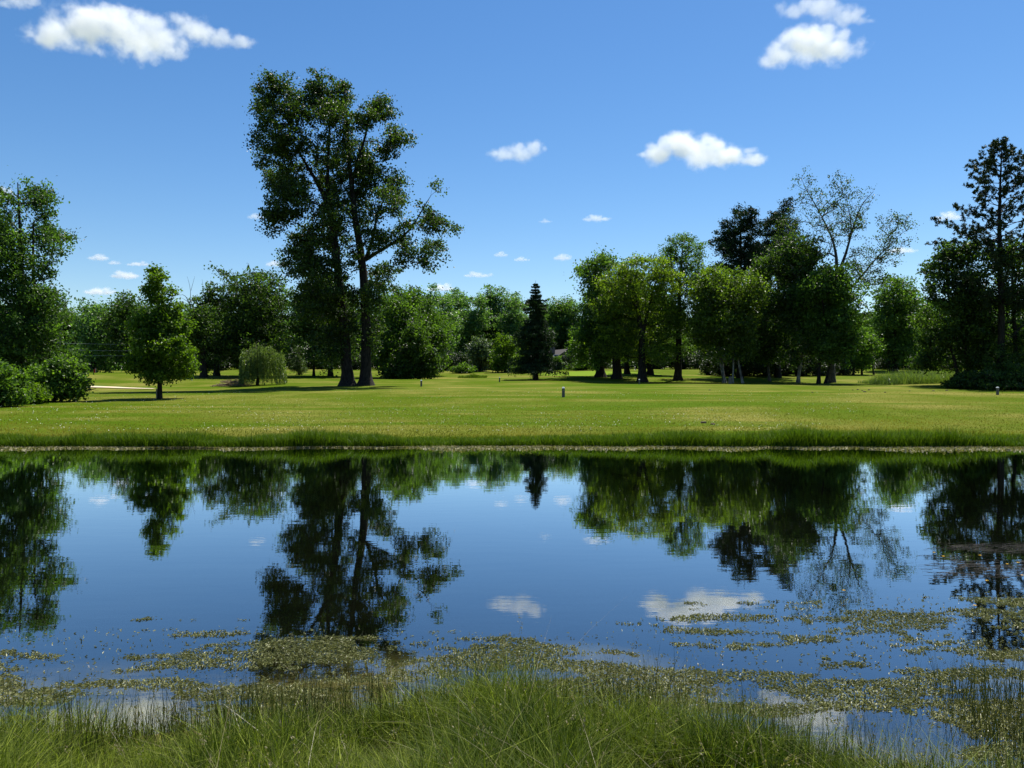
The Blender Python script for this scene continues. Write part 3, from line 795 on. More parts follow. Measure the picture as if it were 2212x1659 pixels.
tree('sparse_tree', 'tall half-bare tree with fanned grey branches at the grove\'s right end', 1796, 92,
     trunks=[[(1796, 828, .40), (1796, 790, .36), (1795, 720, .30), (1800, 640, .22), (1812, 590, .16), (1830, 540, .11), (1840, 490, .07), (1825, 420, .02)],
             [(1798, 650, .24, 0, 1), (1808, 570, .20), (1800, 520, .12), (1770, 460, .07), (1735, 400, .03)],
             [(1806, 600, .20, 0, 1), (1826, 550, .15), (1842, 490, .10), (1860, 440, .06), (1885, 415, .02)],
             [(1800, 660, .18, 0, 1), (1850, 610, .12), (1890, 560, .08), (1930, 520, .04)],
             [(1796, 690, .14, 0, 1), (1760, 640, .09), (1720, 600, .05), (1690, 560, .02)]],
     lobes=[(1730, 395, 14, 16), (1748, 430, 22, 22), (1798, 400, 18, 20), (1815, 435, 26, 24), (1785, 470, 34, 24), (1835, 490, 30, 26), (1880, 425, 12, 22), (1868, 470, 22, 20), (1900, 490, 22, 20), (1935, 490, 18, 16),
            (1900, 530, 30, 20), (1945, 512, 12, 12), (1870, 560, 30, 22), (1915, 560, 18, 16), (1850, 600, 34, 22), (1890, 600, 24, 16), (1720, 480, 22, 30), (1700, 540, 30, 30), (1760, 530, 30, 26)],
     leaf='cotton', bark='greybark', lobe_k=1.35, lobe_kz=1.3, clumps=360, n=11500, size=.16, clump_r=.6, seed=93, cmul=2.4, nmul=1.0, depth=2.6, rtip=.016, rmax=.16, inner=.1, upbias=1.3, aspect=.8)
tree('leafy_tree', 'dense mid-green tree enveloping the stout trunk at the grove\'s right end', 1815, 89,
     trunks=[[(1768, 828, .20), (1770, 780, .16), (1776, 700, .10)], [(1782, 828, .15), (1800, 760, .11), (1830, 690, .06)]],
     lobes=egg(1718, 1868, 560, 782, 24, 29, .5), leaf='mid', clumps=460, n=28000, size=.27, clump_r=.9, seed=94, depth=2.6)
tree('small_tree', 'light green small tree seen low behind the stout grove trunk', 1852, 118,
     trunks=[[(1843, 811, .16), (1846, 780, .12), (1850, 740, .06)], [(1862, 811, .14), (1860, 780, .1)], [(1888, 810, .12), (1884, 780, .1)]],
     lobes=egg(1812, 1892, 690, 800, 12, 30, .5), leaf='shrub', clumps=200, n=11000, size=.28, clump_r=.8, seed=95, depth=2)
tree('maple_tree', 'round mid-green tree standing apart on the far right lawn', 1930, 132,
     trunks=[[(1932, 806, .44), (1932, 770, .36), (1932, 700, .2)], [(1920, 806, .2), (1920, 770, .16), (1918, 720, .1)]],
     lobes=egg(1872, 1992, 600, 790, 18, 31, .5), leaf='mid', clumps=380, n=22000, size=.34, clump_r=1.15, seed=96, depth=3.5)
tree('maple_tree', 'light green tree partly hidden behind the right-hand lawn trees', 1985, 140,
     trunks=[[(1968, 806, .3), (1966, 770, .22)], [(1992, 806, .34), (1992, 760, .26), (1992, 700, .15)]],
     lobes=egg(1950, 2060, 640, 790, 14, 32, .5), leaf='mid', clumps=280, n=16000, size=.36, clump_r=1.2, seed=97, depth=3.5)

# ---- right edge
tree('hackberry_tree', 'dark leafy tree left of the tall pine at the right edge', 2060, 76,
     trunks=[[(2098, 836, .26), (2090, 790, .22), (2082, 730, .18), (2070, 640, .12), (2055, 560, .05)], [(2072, 836, .18), (2066, 790, .15), (2050, 740, .1)]],
     lobes=[(2045, 545, 22, 22), (2075, 552, 22, 22), (2025, 580, 24, 22), (2062, 595, 36, 28), (2000, 615, 20, 16), (2035, 640, 36, 30), (2085, 640, 34, 36), (2015, 690, 28, 28), (2060, 700, 44, 36),
            (2100, 720, 40, 40), (2020, 740, 30, 28), (2060, 765, 44, 28), (2110, 780, 36, 26), (2010, 785, 20, 16)],
     leaf='dark', clumps=420, n=30000, size=.23, clump_r=.75, seed=101, depth=2.0, rmax=.12, rtip=.012)
tree('hackberry_tree', 'dark tree with bare grey lower branches under the tall pine', 2185, 74,
     trunks=[[(2200, 850, .28), (2196, 780, .22), (2190, 680, .15), (2185, 590, .06)]],
     lobes=[(2130, 570, 26, 26), (2160, 560, 30, 28), (2200, 570, 36, 34), (2150, 630, 40, 36), (2210, 650, 44, 44), (2140, 700, 36, 36), (2190, 730, 46, 40), (2150, 780, 40, 30), (2240, 760, 50, 60), (2260, 640, 50, 60)],
     leaf='dark', clumps=380, n=26000, size=.23, clump_r=.75, seed=102, depth=2.0, rmax=.12, rtip=.012,
     dead=[[(2190, 700, .06, -2), (2165, 710, .04, -2.6), (2140, 735, .02, -3), (2125, 742, .008, -3.2)], [(2150, 722, .03, -2.8), (2170, 700, .02, -3), (2180, 690, .008, -3)],
           [(2170, 700, .035, -2.5), (2200, 720, .025, -3), (2210, 760, .015, -3.2), (2209, 790, .006, -3.2)], [(2195, 760, .03, -2.5), (2165, 765, .02, -3), (2142, 785, .008, -3.2)]])
for k, (x, yt, yb, D, w, lab) in enumerate([
        (2085, 805, 842, 70, 26, 'low dark undergrowth bush under the leafy right-edge tree'),
        (2140, 800, 848, 68, 40, 'wide undergrowth bush beneath the tall pine'),
        (2205, 790, 850, 68, 40, 'undergrowth bush cut by the right frame edge')]):
    tree('undergrowth_bush', lab, x, D, [[(x, yb, .06), (x, yt + 14, .04)]],
         [(x, yt + 12, w * .6, 12), (x - w * .55, (yt + yb) / 2 + 6, w * .55, (yb - yt) * .38), (x + w * .55, (yt + yb) / 2 + 4, w * .55, (yb - yt) * .42), (x, yb - 8, w, 10)],
         'dark', clumps=110, n=6500, size=.19, clump_r=.42, seed=110 + k, depth=.8, cat='bush', rmax=.05)

def open_pine(name, label, vx, D, ytop, ybase, seed):
    rg = np.random.default_rng(seed)
    X0 = wx(vx, D); Z0 = gz(X0, D); s = D / FOC
    H = wz(ytop, D) - Z0
    root = empty(name, (X0, D, Z0)); mk(root, label, 'tree')
    tb = Tubes()
    z = np.linspace(-.15, H, 20)
    tb.add(np.stack([np.sin(z * .3) * .08, np.cos(z * .4) * .06, z], 1), np.interp(z, [-.15, .5, H * .5, H], [.46, .34, .24, .02]), 9)
    tips = []
    h = H * .30
    while h < H - .25:
        t = h / H
        prof = np.interp(t, [.3, .45, .58, .75, .9, 1.0], [4.0, 4.8, 5.9, 3.7, 1.7, .3])
        nb = rg.integers(4, 7)
        a0 = rg.uniform(0, 6.28)
        for b in range(nb):
            a = a0 + b * 6.283 / nb + rg.normal() * .3
            L_ = prof * rg.uniform(.55, 1.15)
            d = np.array([math.cos(a), math.sin(a), 0])
            u = np.linspace(0, 1, 6)
            rise = np.interp(t, [.3, .6, 1], [.12, .28, .85])
            path = d[None] * (u * L_)[:, None]; path[:, 2] = h + (rise * u + .16 * u ** 2) * L_
            path[1:] += rg.normal(size=(5, 3)) * .05 * L_
            tb.add(path, np.linspace(.055 * (1.25 - t) + .01, .012, 6), 5)
            m = int(3 + 3.8 * L_)
            for q in rg.uniform(.42, 1, m):
                p = np.array([np.interp(q, u, path[:, i]) for i in range(3)])
                dd = unit(d * .8 + rg.normal(size=3) * .6 + np.array([0, 0, .35]))
                l2 = rg.uniform(.25, .75) * (1.25 - q * .5) * min(1, L_ / 2 + .3)
                e = p + dd * l2
                tb.add([p, (p + e) / 2 + np.array([0, 0, -.03]), e], [.014, .011, .008], 4)
                tips.append(e)
                if rg.random() < .7: tips.append(p + dd * l2 * .55 + rg.normal(size=3) * .12)
            tips.append(path[-1])
        h += rg.uniform(.50, .85)
    tips.append(np.array([0, 0, H])); tips.append(np.array([.1, 0, H - .25]))
    T = np.array(tips)
    k = np.repeat(np.arange(len(T)), 15)
    d = unit(rg.normal(size=(len(k), 3)) + np.array([0, 0, .5]))
    r = rg.uniform(.02, .17, len(k))
    P = T[k] + d * r[:, None]
    V, Fq, rn = leaves(P, rg, .26, .27, 0, axis_dir=d * 1.5)
    link('trunk', tb.mesh(name + '_trunk'), root, M['bark'])
    link('crown', mesh_np(name + '_crown', V, Fq, 4, rn), root, M['pine'])
open_pine('tall_pine_tree', 'tall open pine with tufted branches against sky at the right edge', 2160, 73, 306, 845, 120)

# ---- woodland wall behind: a few kinds, many individuals
def proto_tree(seed, H, W, leaf, n, size, bark='bark', low=.12):
    rg = np.random.default_rng(seed)
    tb = Tubes()
    z = np.linspace(-.3, H * .8, 9)
    P = np.stack([rg.normal(size=9) * .15, rg.normal(size=9) * .15, z], 1)
    r = np.interp(z, [-.3, 1, H * .8], [.5, .36, .06])
    tb.add(P, r, 7)
    lobes = []
    for k in range(26):
        t = rg.random()
        w = 1.1 * W * math.sin(math.pi * (.22 + .62 * t)) ** .5
        rr = W * rg.uniform(.30, .48)
        a = rg.uniform(0, 6.28); q = rg.uniform(.2, 1) * max(0, w - rr)
        lobes.append((math.cos(a) * q, math.sin(a) * q, H * low + rr * .7 + t * (H * (1 - low) - 1.5 * rr), rr, rr, rr * rg.uniform(.8, 1.2)))
    C = sample_lobes(lobes, 380, rg, .3)
    grow(tb, rg, [(P, r)], C, .22, .02)
    return tb.mesh('woodland_trunk'), crown_mesh('woodland_crown', C, rg, n, size, W * .22, .75, .5, .7, .2, .3)
protos = []
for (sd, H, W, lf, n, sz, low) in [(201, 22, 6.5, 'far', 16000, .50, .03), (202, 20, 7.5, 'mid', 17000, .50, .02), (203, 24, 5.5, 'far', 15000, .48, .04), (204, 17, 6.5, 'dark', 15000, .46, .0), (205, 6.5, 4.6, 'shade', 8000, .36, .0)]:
    a, b = proto_tree(sd, H, W, lf, n, sz, 'bark', low)
    a.materials.append(M['bark']); b.materials.append(M[lf])
    protos.append((a, b, H))
def woodland(vx, D, ytop, k, label, group, rg, wide=1.0):
    X = wx(vx, D); Z = gz(X, D)
    a, b, H = protos[k]
    sc = (wz(ytop, D) - Z) / H
    root = empty('woodland_tree', (X, D, Z), rg.uniform(0, 6.28))
    root.scale = (sc * wide, sc * wide, sc)
    mk(root, label, 'tree', group)
    link('trunk', a, root); link('crown', b, root)
rg = np.random.default_rng(300)
# tops of the far wood as they stand in the photograph, left to right
tops = [(-80, 640), (-20, 650), (40, 655), (95, 660), (150, 668), (205, 672), (255, 650), (318, 655), (375, 668), (420, 668), (470, 660), (520, 650), (575, 640), (630, 645), (690, 650), (745, 655), (800, 650), (850, 645), (900, 640), (945, 640)]
for i, (x, y) in enumerate(tops):
    woodland(x + rg.uniform(-8, 8), rg.uniform(150, 172), y + rg.uniform(-10, 4), int(rg.integers(0, 4)), 'dark woodland tree in the far wall behind the left half of the lawn', 'far woodland, left half', rg, 1.25)
for i, (x, y) in enumerate([(955, 624), (978, 628), (1000, 632), (1022, 634), (1044, 628), (1066, 626), (1088, 634), (1110, 636), (1132, 642)]):
    woodland(x, rg.uniform(176, 190), y, (0, 2)[i % 2], 'tall hazy-green poplar of the far wood left of the spruce', 'far poplars left of the spruce', rg, 1.15)
for i, (x, y) in enumerate([(1158, 664), (1180, 660), (1204, 652), (1228, 648), (1250, 642)]):
    woodland(x, rg.uniform(176, 190), y, (0, 1)[i % 2], 'hazy-green tree of the far wood right of the spruce', 'far trees right of the spruce', rg)
for i, x in enumerate(range(1290, 2300, 44)):
    y = np.interp(x, [1290, 1480, 1800, 1880, 1960, 2020, 2300], [640, 650, 660, 668, 668, 650, 640])
    woodland(x + rg.uniform(-8, 8), rg.uniform(150, 175), y + rg.uniform(-5, 12), int(rg.integers(0, 4)), 'dark woodland tree in the far wall behind the grove and right lawn', 'far woodland, right half', rg, 1.25)
for i, x in enumerate(range(-40, 2280, 58)):       # shrubby edge under the wood
    D_ = rg.uniform(138, 147)
    y_ = 760 + rg.uniform(-10, 12)
    woodland(x + rg.uniform(-10, 10), D_, y_, 4, 'bush with shade-darkened leaf colour in the shrubby edge under the far wood', 'shrubby edge of the far wood', rg, 1.35)
for x_, y_, d_ in ((1535, 772, 116), (1572, 758, 112), (1612, 752, 114), (1650, 748, 113), (1690, 752, 115), (1735, 756, 112), (1775, 760, 114), (1820, 772, 116)):  # bushes added to darken the gaps between the grove trunks
    woodland(x_, d_, y_, 4, 'dark shaded bush behind the trunks of the grove\'s right half', 'added shade bushes inside the grove', rg, 1.1)
for x_, y_ in ((1186, 776), (1226, 764), (1208, 782)):
    woodland(x_, 137, y_, 4, 'bush with shade-darkened leaf colour in the shrubby edge under the far wood', 'shrubby edge of the far wood', rg, 1.0)
for i, x in enumerate(range(-60, 2290, 62)):       # second row closes the gaps low down
    woodland(x + rg.uniform(-14, 14), rg.uniform(196, 214), 690 + rg.uniform(-12, 12), 3 if i % 2 else 1, 'low dark tree closing the gaps at the back of the wood', 'back row of the far wood', rg, 1.5)

# ------------------------------------------------------------------ grasses and weeds (uncountable: one object each)
def blades(P, h, w, rg, lean=0.35, bend=0.5, segs=3, yaw=None, rnd=None, wind=(0, 0)):
    n = len(P)
    a = rg.uniform(0, 6.2832, n) if yaw is None else yaw
    ld = np.stack([np.cos(a), np.sin(a), np.zeros(n)], 1)
    side = np.stack([-np.sin(a + rg.normal(size=n) * .6), np.cos(a + rg.normal(size=n) * .6), np.zeros(n)], 1)
    le = np.abs(rg.normal(size=n)) * lean
    be = np.abs(rg.normal(size=n)) * bend
    rows = []
    for k in range(segs + 1):
        u = k / segs
        hor = (le * u + be * u * u)
        p = P + ld * (hor * h)[:, None]
        p[:, 0] += wind[0] * h * u * u; p[:, 1] += wind[1] * h * u * u
        p[:, 2] += h * u * (1 - .28 * np.minimum(1.2, hor) * u)
        ww = (w * (1 - .85 * u) * .5)[:, None]
        if k < segs:
            rows.append(p - side * ww); rows.append(p + side * ww)
        else:
            rows.append(p)
    V = np.stack(rows, 1)
    m = V.shape[1]
    base = np.arange(n)[:, None] * m
    tri = []
    for k in range(segs - 1):
        a0, b0, a1, b1 = 2 * k, 2 * k + 1, 2 * k + 2, 2 * k + 3
        tri += [(a0, b0, b1), (a0, b1, a1)]
    tri.append((2 * segs - 2, 2 * segs - 1, 2 * segs))
    Fq = (base[:, None, :] + np.array(tri)[None]).reshape(-1, 3)
    if rnd is None: rnd = rg.random(n)
    return V.reshape(-1, 3), Fq, np.repeat(rnd, m)

def stuff(name, label, cat, V, Fq, n, rn, mat):
    return mk(link(name, mesh_np(name, V, Fq, n, rn), mat=M[mat]), label, cat, kind='stuff')

rg = np.random.default_rng(401)
# tall dark fringe on the far bank
n = 75000
X = rg.uniform(-18, 18, n)
u = rg.random(n) ** 1.1
Y = far_shore(X) + .02 + u * 1.75
den = fbm(X * .9, Y * 1.5, 31)
keep = rg.random(n) < .35 + 1.2 * den
X, Y, u = X[keep], Y[keep], u[keep]
hh = (0.19 + 0.36 * np.clip(fbm(X * .45, Y * .2, 33, 3) * 1.6 - .25, 0, 1)) * (1 - .55 * u) * rg.uniform(.6, 1.25, len(X))
hh *= np.interp(X, [-19, 2, 8, 19], [.95, .92, 1.02, 1.0]) * (.55 + .95 * fbm(X * 1.4, Y * .8, 34, 2))
P = np.stack([X, Y, ground_z(X, Y) - .02], 1)
V, Fq, rn = blades(P, hh, rg.uniform(.012, .026, len(X)), rg, .25, .35, 2, rnd=np.clip(rg.random(len(X)) * .8 + .25 * (u > .6), 0, 1))
stuff('bank_grass', 'tall dark green grass fringe along the far bank', 'grass', V, Fq, 3, rn, 'bankblade')

# mown lawn: short tufts where they can be made out
n = 125000
inv = rg.uniform(1 / 62., 1 / 25.2, n)
Y = 1 / inv
X = rg.uniform(-.72, .72, n) * Y
keep = (Y - far_shore(X) > 1.0)
X, Y = X[keep], Y[keep]
pat = fbm(X * .35, Y * .5, 41)
P = np.stack([X, Y, ground_z(X, Y) - .01], 1)
hh = rg.uniform(.03, .075, len(X)) * (1 + 1.2 * np.clip((27.5 - Y) / 2.5, 0, 1)) * (.6 + .8 * pat)
V, Fq, rn = blades(P, hh, rg.uniform(.014, .034, len(X)), rg, .5, .5, 1, rnd=np.clip(rg.random(len(X)) * .45 + (pat - .36) * 1.9 + .5 * (fbm(X * .09, Y * .16, 42, 3) - .45), 0, 1))
stuff('lawn_grass', 'short mown grass blades across the sunny lawn', 'grass', V, Fq, 3, rn, 'lawnblade')

# white clover heads and seed heads sprinkled on the lawn
n = 4200
Y = 1 / rg.uniform(1 / 66., 1 / 26.5, n); X = rg.uniform(-.70, .45, n) * Y
keep = (fbm(X * .22, Y * .3, 51) > .50) & (Y - far_shore(X) > 2)
X, Y = X[keep], Y[keep]
P = np.stack([X, Y, ground_z(X, Y) + rg.uniform(.05, .09, len(X))], 1)
V, Fq, rn = leaves(P, rg, .030, 1.0, 1.5)
stuff('clover_flowers', 'white clover heads sprinkled over the lawn', 'flowers', V, Fq, 4, rn, 'flower')

# reed patches at the edge of the far lawn
def reeds(name, label, vx0, vx1, D0, D1, h, n, mat, sd):
    r2 = np.random.default_rng(sd)
    X_ = wx(r2.uniform(vx0, vx1, n), (D0 + D1) / 2); Y_ = r2.uniform(D0, D1, n)
    Pp = np.stack([X_, Y_, ground_z(X_, Y_) - .03], 1)
    e = np.clip(np.minimum(X_ - X_.min(), X_.max() - X_) / 2.5, .35, 1)
    Vv, Ff, rr = blades(Pp, h * e * r2.uniform(.6, 1.2, n) * (.6 + .8 * fbm(X_ * .5, Y_ * .5, sd)), r2.uniform(.03, .06, n), r2, .2, .25, 2)
    stuff(name, label, 'reeds', Vv, Ff, 3, rr, mat)
reeds('reed_patch', 'tall pale green reeds in front of the right-edge trees', 1885, 2100, 82, 90, 1.55, 6500, 'reed', 61)
reeds('reed_patch', 'small dark patch of reeds on the far lawn left of the spruce', 990, 1052, 104, 107, .85, 1800, 'bankblade', 62)

# near bank: dense meadow grass
rg = np.random.default_rng(402)
n = 185000
Y = rg.uniform(1.75, 5.3, n) 
X = rg.uniform(-.74, .74, n) * (Y + .5)
d = near_shore(X) - Y
tuft = fbm(X * 1.6, Y * 1.6, 71)
keep = (d > -.10 + .5 * (tuft - .5)) & (rg.random(n) < .45 + .9 * tuft)
X, Y, d, tuft = X[keep], Y[keep], d[keep], tuft[keep]
hh = (.09 + .37 * np.clip(tuft * 2.4 - .72, 0, 1)) * rg.uniform(.4, 1.3, len(X)) * np.clip(.6 + d * .6, .5, 1)
P = np.stack([X, Y, ground_z(X, Y) - .02], 1)
sw = fbm(X * 1.7 + 9, Y * 1.7, 72) * 14.0
dry = np.clip(fbm(X * 1.5 + 3, Y * 1.9, 73, 3) * 2.4 - .95, 0, 1)
r_ = rg.random(len(X))
tone = np.where(r_ < .62, r_ * .28, np.where(r_ < .9, .25 + (r_ - .62) * 1.1, .75 + rg.random(len(X)) * .25))
V, Fq, rn = blades(P, hh, np.where(rg.random(len(X)) < .12, rg.uniform(.006, .010, len(X)), rg.uniform(.0022, .0052, len(X))), rg, .32, .50, 2, yaw=sw + rg.normal(size=len(X)) * 2.2,
                   rnd=np.clip((tone + dry * .22) * (.35 + 1.3 * fbm(X * .9, Y * 1.3, 74, 3)), 0, 1))
stuff('meadow_grass', 'dense fine uncut grass on the near bank', 'grass', V, Fq, 3, rn, 'meadow')

# dry straw and seed stalks among it
k = rg.choice(len(P), 2600, replace=False)
V, Fq, rn = blades(P[k], hh[k] * rg.uniform(.9, 1.35, len(k)), rg.uniform(.0015, .0028, len(k)), rg, .6, .6, 3)
stuff('straw_stalks', 'dry straw stalks leaning through the near grass', 'grass', V, Fq, 3, rn, 'straw')

# seed heads nodding over the near grass
k = rg.choice(len(P), 420, replace=False)
SP = []; SA = []
for i in k:
    top_ = P[i] + np.array([rg.normal() * .05, rg.normal() * .05, hh[i] * rg.uniform(1.0, 1.3) + .03])
    dv = unit(np.array([rg.normal() * .4, rg.normal() * .4, 1.0]))
    m_ = rg.integers(10, 22); t_ = rg.uniform(0, 1, m_)
    SP.append(top_ + dv * (t_ * .07)[:, None] + rg.normal(size=(m_, 3)) * .008 * (1.1 - t_)[:, None]); SA.append(np.tile(dv, (m_, 1)))

V, Fq, rn = leaves(np.concatenate(SP), rg, .012, .4, .2, axis_dir=np.concatenate(SA))
stuff('grass_seed_heads', 'pale seed heads standing over the near grass', 'seed heads', V, Fq, 4, rn, 'straw')

# rushes: dark upright stems in clumps along the near shore and standing in the shallows
cl = []
for _ in range(190):
    x = rg.uniform(-4.2, 4.2); y = float(near_shore(np.array([x]))[0]) + rg.normal() * .22 - .12
    cl.append((x, y, rg.uniform(.05, .16), rg.integers(14, 60), rg.uniform(.20, .44)))
for _ in range(36):     # the raft of dead and green stems in the right-hand shallows
    cl.append((rg.uniform(2.05, 3.25), rg.uniform(4.55, 5.15), rg.uniform(.04, .10), rg.integers(5, 16), rg.uniform(.10, .24)))
for _ in range(26):
    cl.append((rg.uniform(2.85, 3.6), rg.uniform(4.2, 5.3), rg.uniform(.06, .16), rg.integers(30, 80), rg.uniform(.25, .48)))
for _ in range(26):
    cl.append((rg.uniform(1.4, 3.2), rg.uniform(3.75, 4.15), rg.uniform(.04, .12), rg.integers(8, 30), rg.uniform(.14, .30)))
PP = []; HH = []
for (x, y, r, m, h) in cl:
    q = rg.normal(size=(m, 2)) * r
    xx = x + q[:, 0]; yy = y + q[:, 1]
    PP.append(np.stack([xx, yy, np.maximum(ground_z(xx, yy), -.12) - .02], 1)); HH.append(h * rg.uniform(.5, 1.2, m))
PP = np.concatenate(PP); HH = np.concatenate(HH)
V, Fq, rn = blades(PP, HH, rg.uniform(.0032, .0060, len(PP)), rg, .18, .12, 3)
stuff('rushes', 'dark upright rushes along the near water edge', 'rushes', V, Fq, 3, rn, 'rush')

# ---- floating weed in wavy rafts on the near water
n = 520000
Y = rg.uniform(3.7, 7.6, n); X = rg.uniform(-.72, .72, n) * Y
wob = .35 * (fbm(X * .8, Y * .8, 81) - .5)
pat = fbm(X * 1.25 + 4, (Y + wob) * 5.6 + .15 * X, 82, 4) + .22 * (vnoise(X * 14, Y * 16, 86) - .5)
lim = np.interp(X / Y, [-.7, -.35, -.1, .12, .25, .45, .7], [5.95, 6.0, 5.85, 5.85, 6.4, 6.85, 7.25])   # outer edge of the rafts
edge = np.clip((lim - Y) / .8, -3, 1)
th = .535 - np.where(edge > 0, .075, .24) * edge
inshore = np.clip((near_shore(X) + .35 - Y) / .5, 0, 1)
th = th + .22 * inshore * np.clip(1.5 - np.abs(X) / 2.6, 0, 1)
keep = (rg.random(n) < .42 * np.clip((pat - th) / .10, 0, 1)) & (ground_z(X, Y) < -.003)
hole = ((X - 2.15) / .55) ** 2 + ((Y - 4.55) / .32) ** 2 < 1
keep &= ~hole | (rg.random(n) < .04)
loose = (rg.random(n) < .010) & (Y < lim + .5) & (ground_z(X, Y) < -.003)
keep |= loose
X, Y = X[keep], Y[keep]
P = np.stack([X, Y, np.abs(rg.normal(size=len(X))) * .0055], 1)
swl = fbm(X * 2, Y * 2, 84) * 8
ax = np.stack([np.cos(swl), np.sin(swl), rg.normal(size=len(X)) * .3 + .05], 1)
V, Fq, rn = leaves(P, rg, .026, .36, 1.1, axis_dir=ax, rnd=np.clip(rg.random(len(X)) * .75 + .25 * fbm(X, Y, 85), 0, 1))

stuff('pond_weed', 'floating olive pond weed in wavy rafts on the near water', 'pond weed', V, Fq, 4, rn, 'weed')

# pale scum line along the far bank
n = 18000
X = rg.uniform(-18, 18, n)
wdt = .10 + 1.25 * np.clip(fbm(X * .5, X * 0, 91, 3) * 1.5 - .35, 0, 1)
Y = far_shore(X) + .05 - wdt * np.abs(rg.normal(size=n)) * .55
P = np.stack([X, Y, rg.uniform(.001, .018, n)], 1)
V, Fq, rn = leaves(P, rg, .10, .5, 1.8)
stuff('shore_scum', 'pale tan scum and dry weed along the far waterline', 'scum', V, Fq, 4, rn, 'scum')

# dead stems lying in the water at the right
n = 300
X = wx(rg.uniform(2020, 2260, n), 9.0) ; Y = rg.uniform(7.9, 9.8, n)
X = X + (Y - 9.0) * .6
keep = fbm(X * 1.2, Y * 2.2, 95, 3) > .46
X, Y = X[keep], Y[keep]; n = len(X)
tb = Tubes()
for i in range(n):
    a = rg.normal() * .35 + (math.pi if rg.random() < .5 else 0); L_ = rg.uniform(.12, .45)
    p = np.array([X[i], Y[i], rg.uniform(.0, .008)]); e = p + np.array([math.cos(a) * L_, math.sin(a) * L_, rg.normal() * .012])
    tb.add([p, (p + e) / 2 + np.array([0, 0, .008]), e], [.0018, .0017, .0010], 3)
mk(link('dead_stems', tb.mesh('dead_stems'), mat=M['greybark']), 'raft of dead grey stems lying on the water at right', 'dead stems', kind='stuff')

# ------------------------------------------------------------------ countable small things
def bladderwort(x, y):
    root = empty('yellow_water_flower', (x, y, 0), rng.uniform(0, 6.28)); root.scale = (.6, .6, .8)
    mk(root, 'tiny yellow flower on a stalk above the right-hand water', 'flower', 'yellow flowers on the water')
    tb2 = Tubes(); tb2.add([(0, 0, -.08), (.004, 0, .03), (.010, .004, .085)], [.0028, .0025, .002], 5)
    link('stalk', tb2.mesh('flower_stalk'), root, M['rush'])
    bm = bmesh.new()
    for i in range(5):
        a = i * 1.2566
        v = [bm.verts.new(c) for c in ((.010, .004, .085), (.010 + .020 * math.cos(a - .5), .004 + .020 * math.sin(a - .5), .097), (.010 + .030 * math.cos(a), .004 + .030 * math.sin(a), .092), (.010 + .020 * math.cos(a + .5), .004 + .020 * math.sin(a + .5), .097))]
        bm.faces.new(v)
    link('petals', mesh_bm('flower_petals', bm), root, M['yellowflower'])
for (vx, vy) in [(1824, 1284), (2106, 1318), (2018, 1199), (2040, 1208), (2120, 1206), (2176, 1225), (2200, 1222), (2208, 1250), (2132, 1262)]:
    D = EYE * FOC / (vy + 8 - HORIZ)
    bladderwort(wx(vx, D), D)

def marker(vx, vtop, vbase, D, label, tilt=0.0):
    X = wx(vx, D); Z = gz(X, D); h = (vbase - vtop) / FOC * D
    root = empty('marker_post', (X, D, Z - .02), .12); root.rotation_euler = (0, tilt, .12)
    mk(root, label, 'post', 'marker posts on the lawn')
    w = .17 if h > .6 else .14
    bm = bmesh.new(); box_bm(bm, 0, 0, h * .44, w, w, h * .88)
    bmesh.ops.bevel(bm, geom=bm.edges[:], offset=.012, segments=2, affect='EDGES')
    link('shaft', mesh_bm('marker_shaft', bm), root, M['postgrey'])
    bm = bmesh.new(); bmesh.ops.create_cone(bm, cap_ends=True, segments=4, radius1=w * .75, radius2=w * .35, depth=h * .12, matrix=Matrix.Translation((0, 0, h * .94)) @ Matrix.Rotation(math.pi / 4, 4, 'Z'))
    link('cap', mesh_bm('marker_cap', bm), root, M['postwhite'])
    bm = bmesh.new(); box_bm(bm, 0, -w * .5 - .004, h * .68, w * .7, .006, h * .14)
    link('plate', mesh_bm('marker_plate', bm), root, M['wood'])
    bm = bmesh.new(); box_bm(bm, 0, 0, h * .865, w + .008, w + .008, h * .03)
    link('band', mesh_bm('marker_band', bm), root, M['postwhite'])
marker(1217, 838, 861, 50, 'nearest marker post, standing mid-lawn just right of centre')
marker(910, 822, 837, 72, 'marker post on the lawn right of the cottonwood shadow')
marker(1079, 813, 824, 88, 'marker post between the reed patch and the spruce', .03)
marker(1381, 820, 832, 80, 'marker post in front of the yellow-green tree trunk')
marker(2155, 847, 865, 53, 'marker post on the lawn in front of the tall right pine')

def wood_post(vx, vtop, D, label):
    X = wx(vx, D); Z = gz(X, D); h = wz(vtop, D) - Z
    bm = bmesh.new(); bmesh.ops.create_cone(bm, cap_ends=True, segments=10, radius1=.20, radius2=.17, depth=h + .1, matrix=Matrix.Translation((0, 0, h / 2 - .05)))
    for v in bm.verts:
        if v.co.z > 0: v.co.z += .06 * v.co.x / .2
    o = link('wooden_post', mesh_bm('wooden_post', bm), None, M['wood']); o.location = (X, D, Z)
    mk(o, label, 'post')
wood_post(608, 800, 98, 'thick wooden post right of the weeping willow')
wood_post(1577, 814, 90, 'short old wooden post beside the white birch trunks')

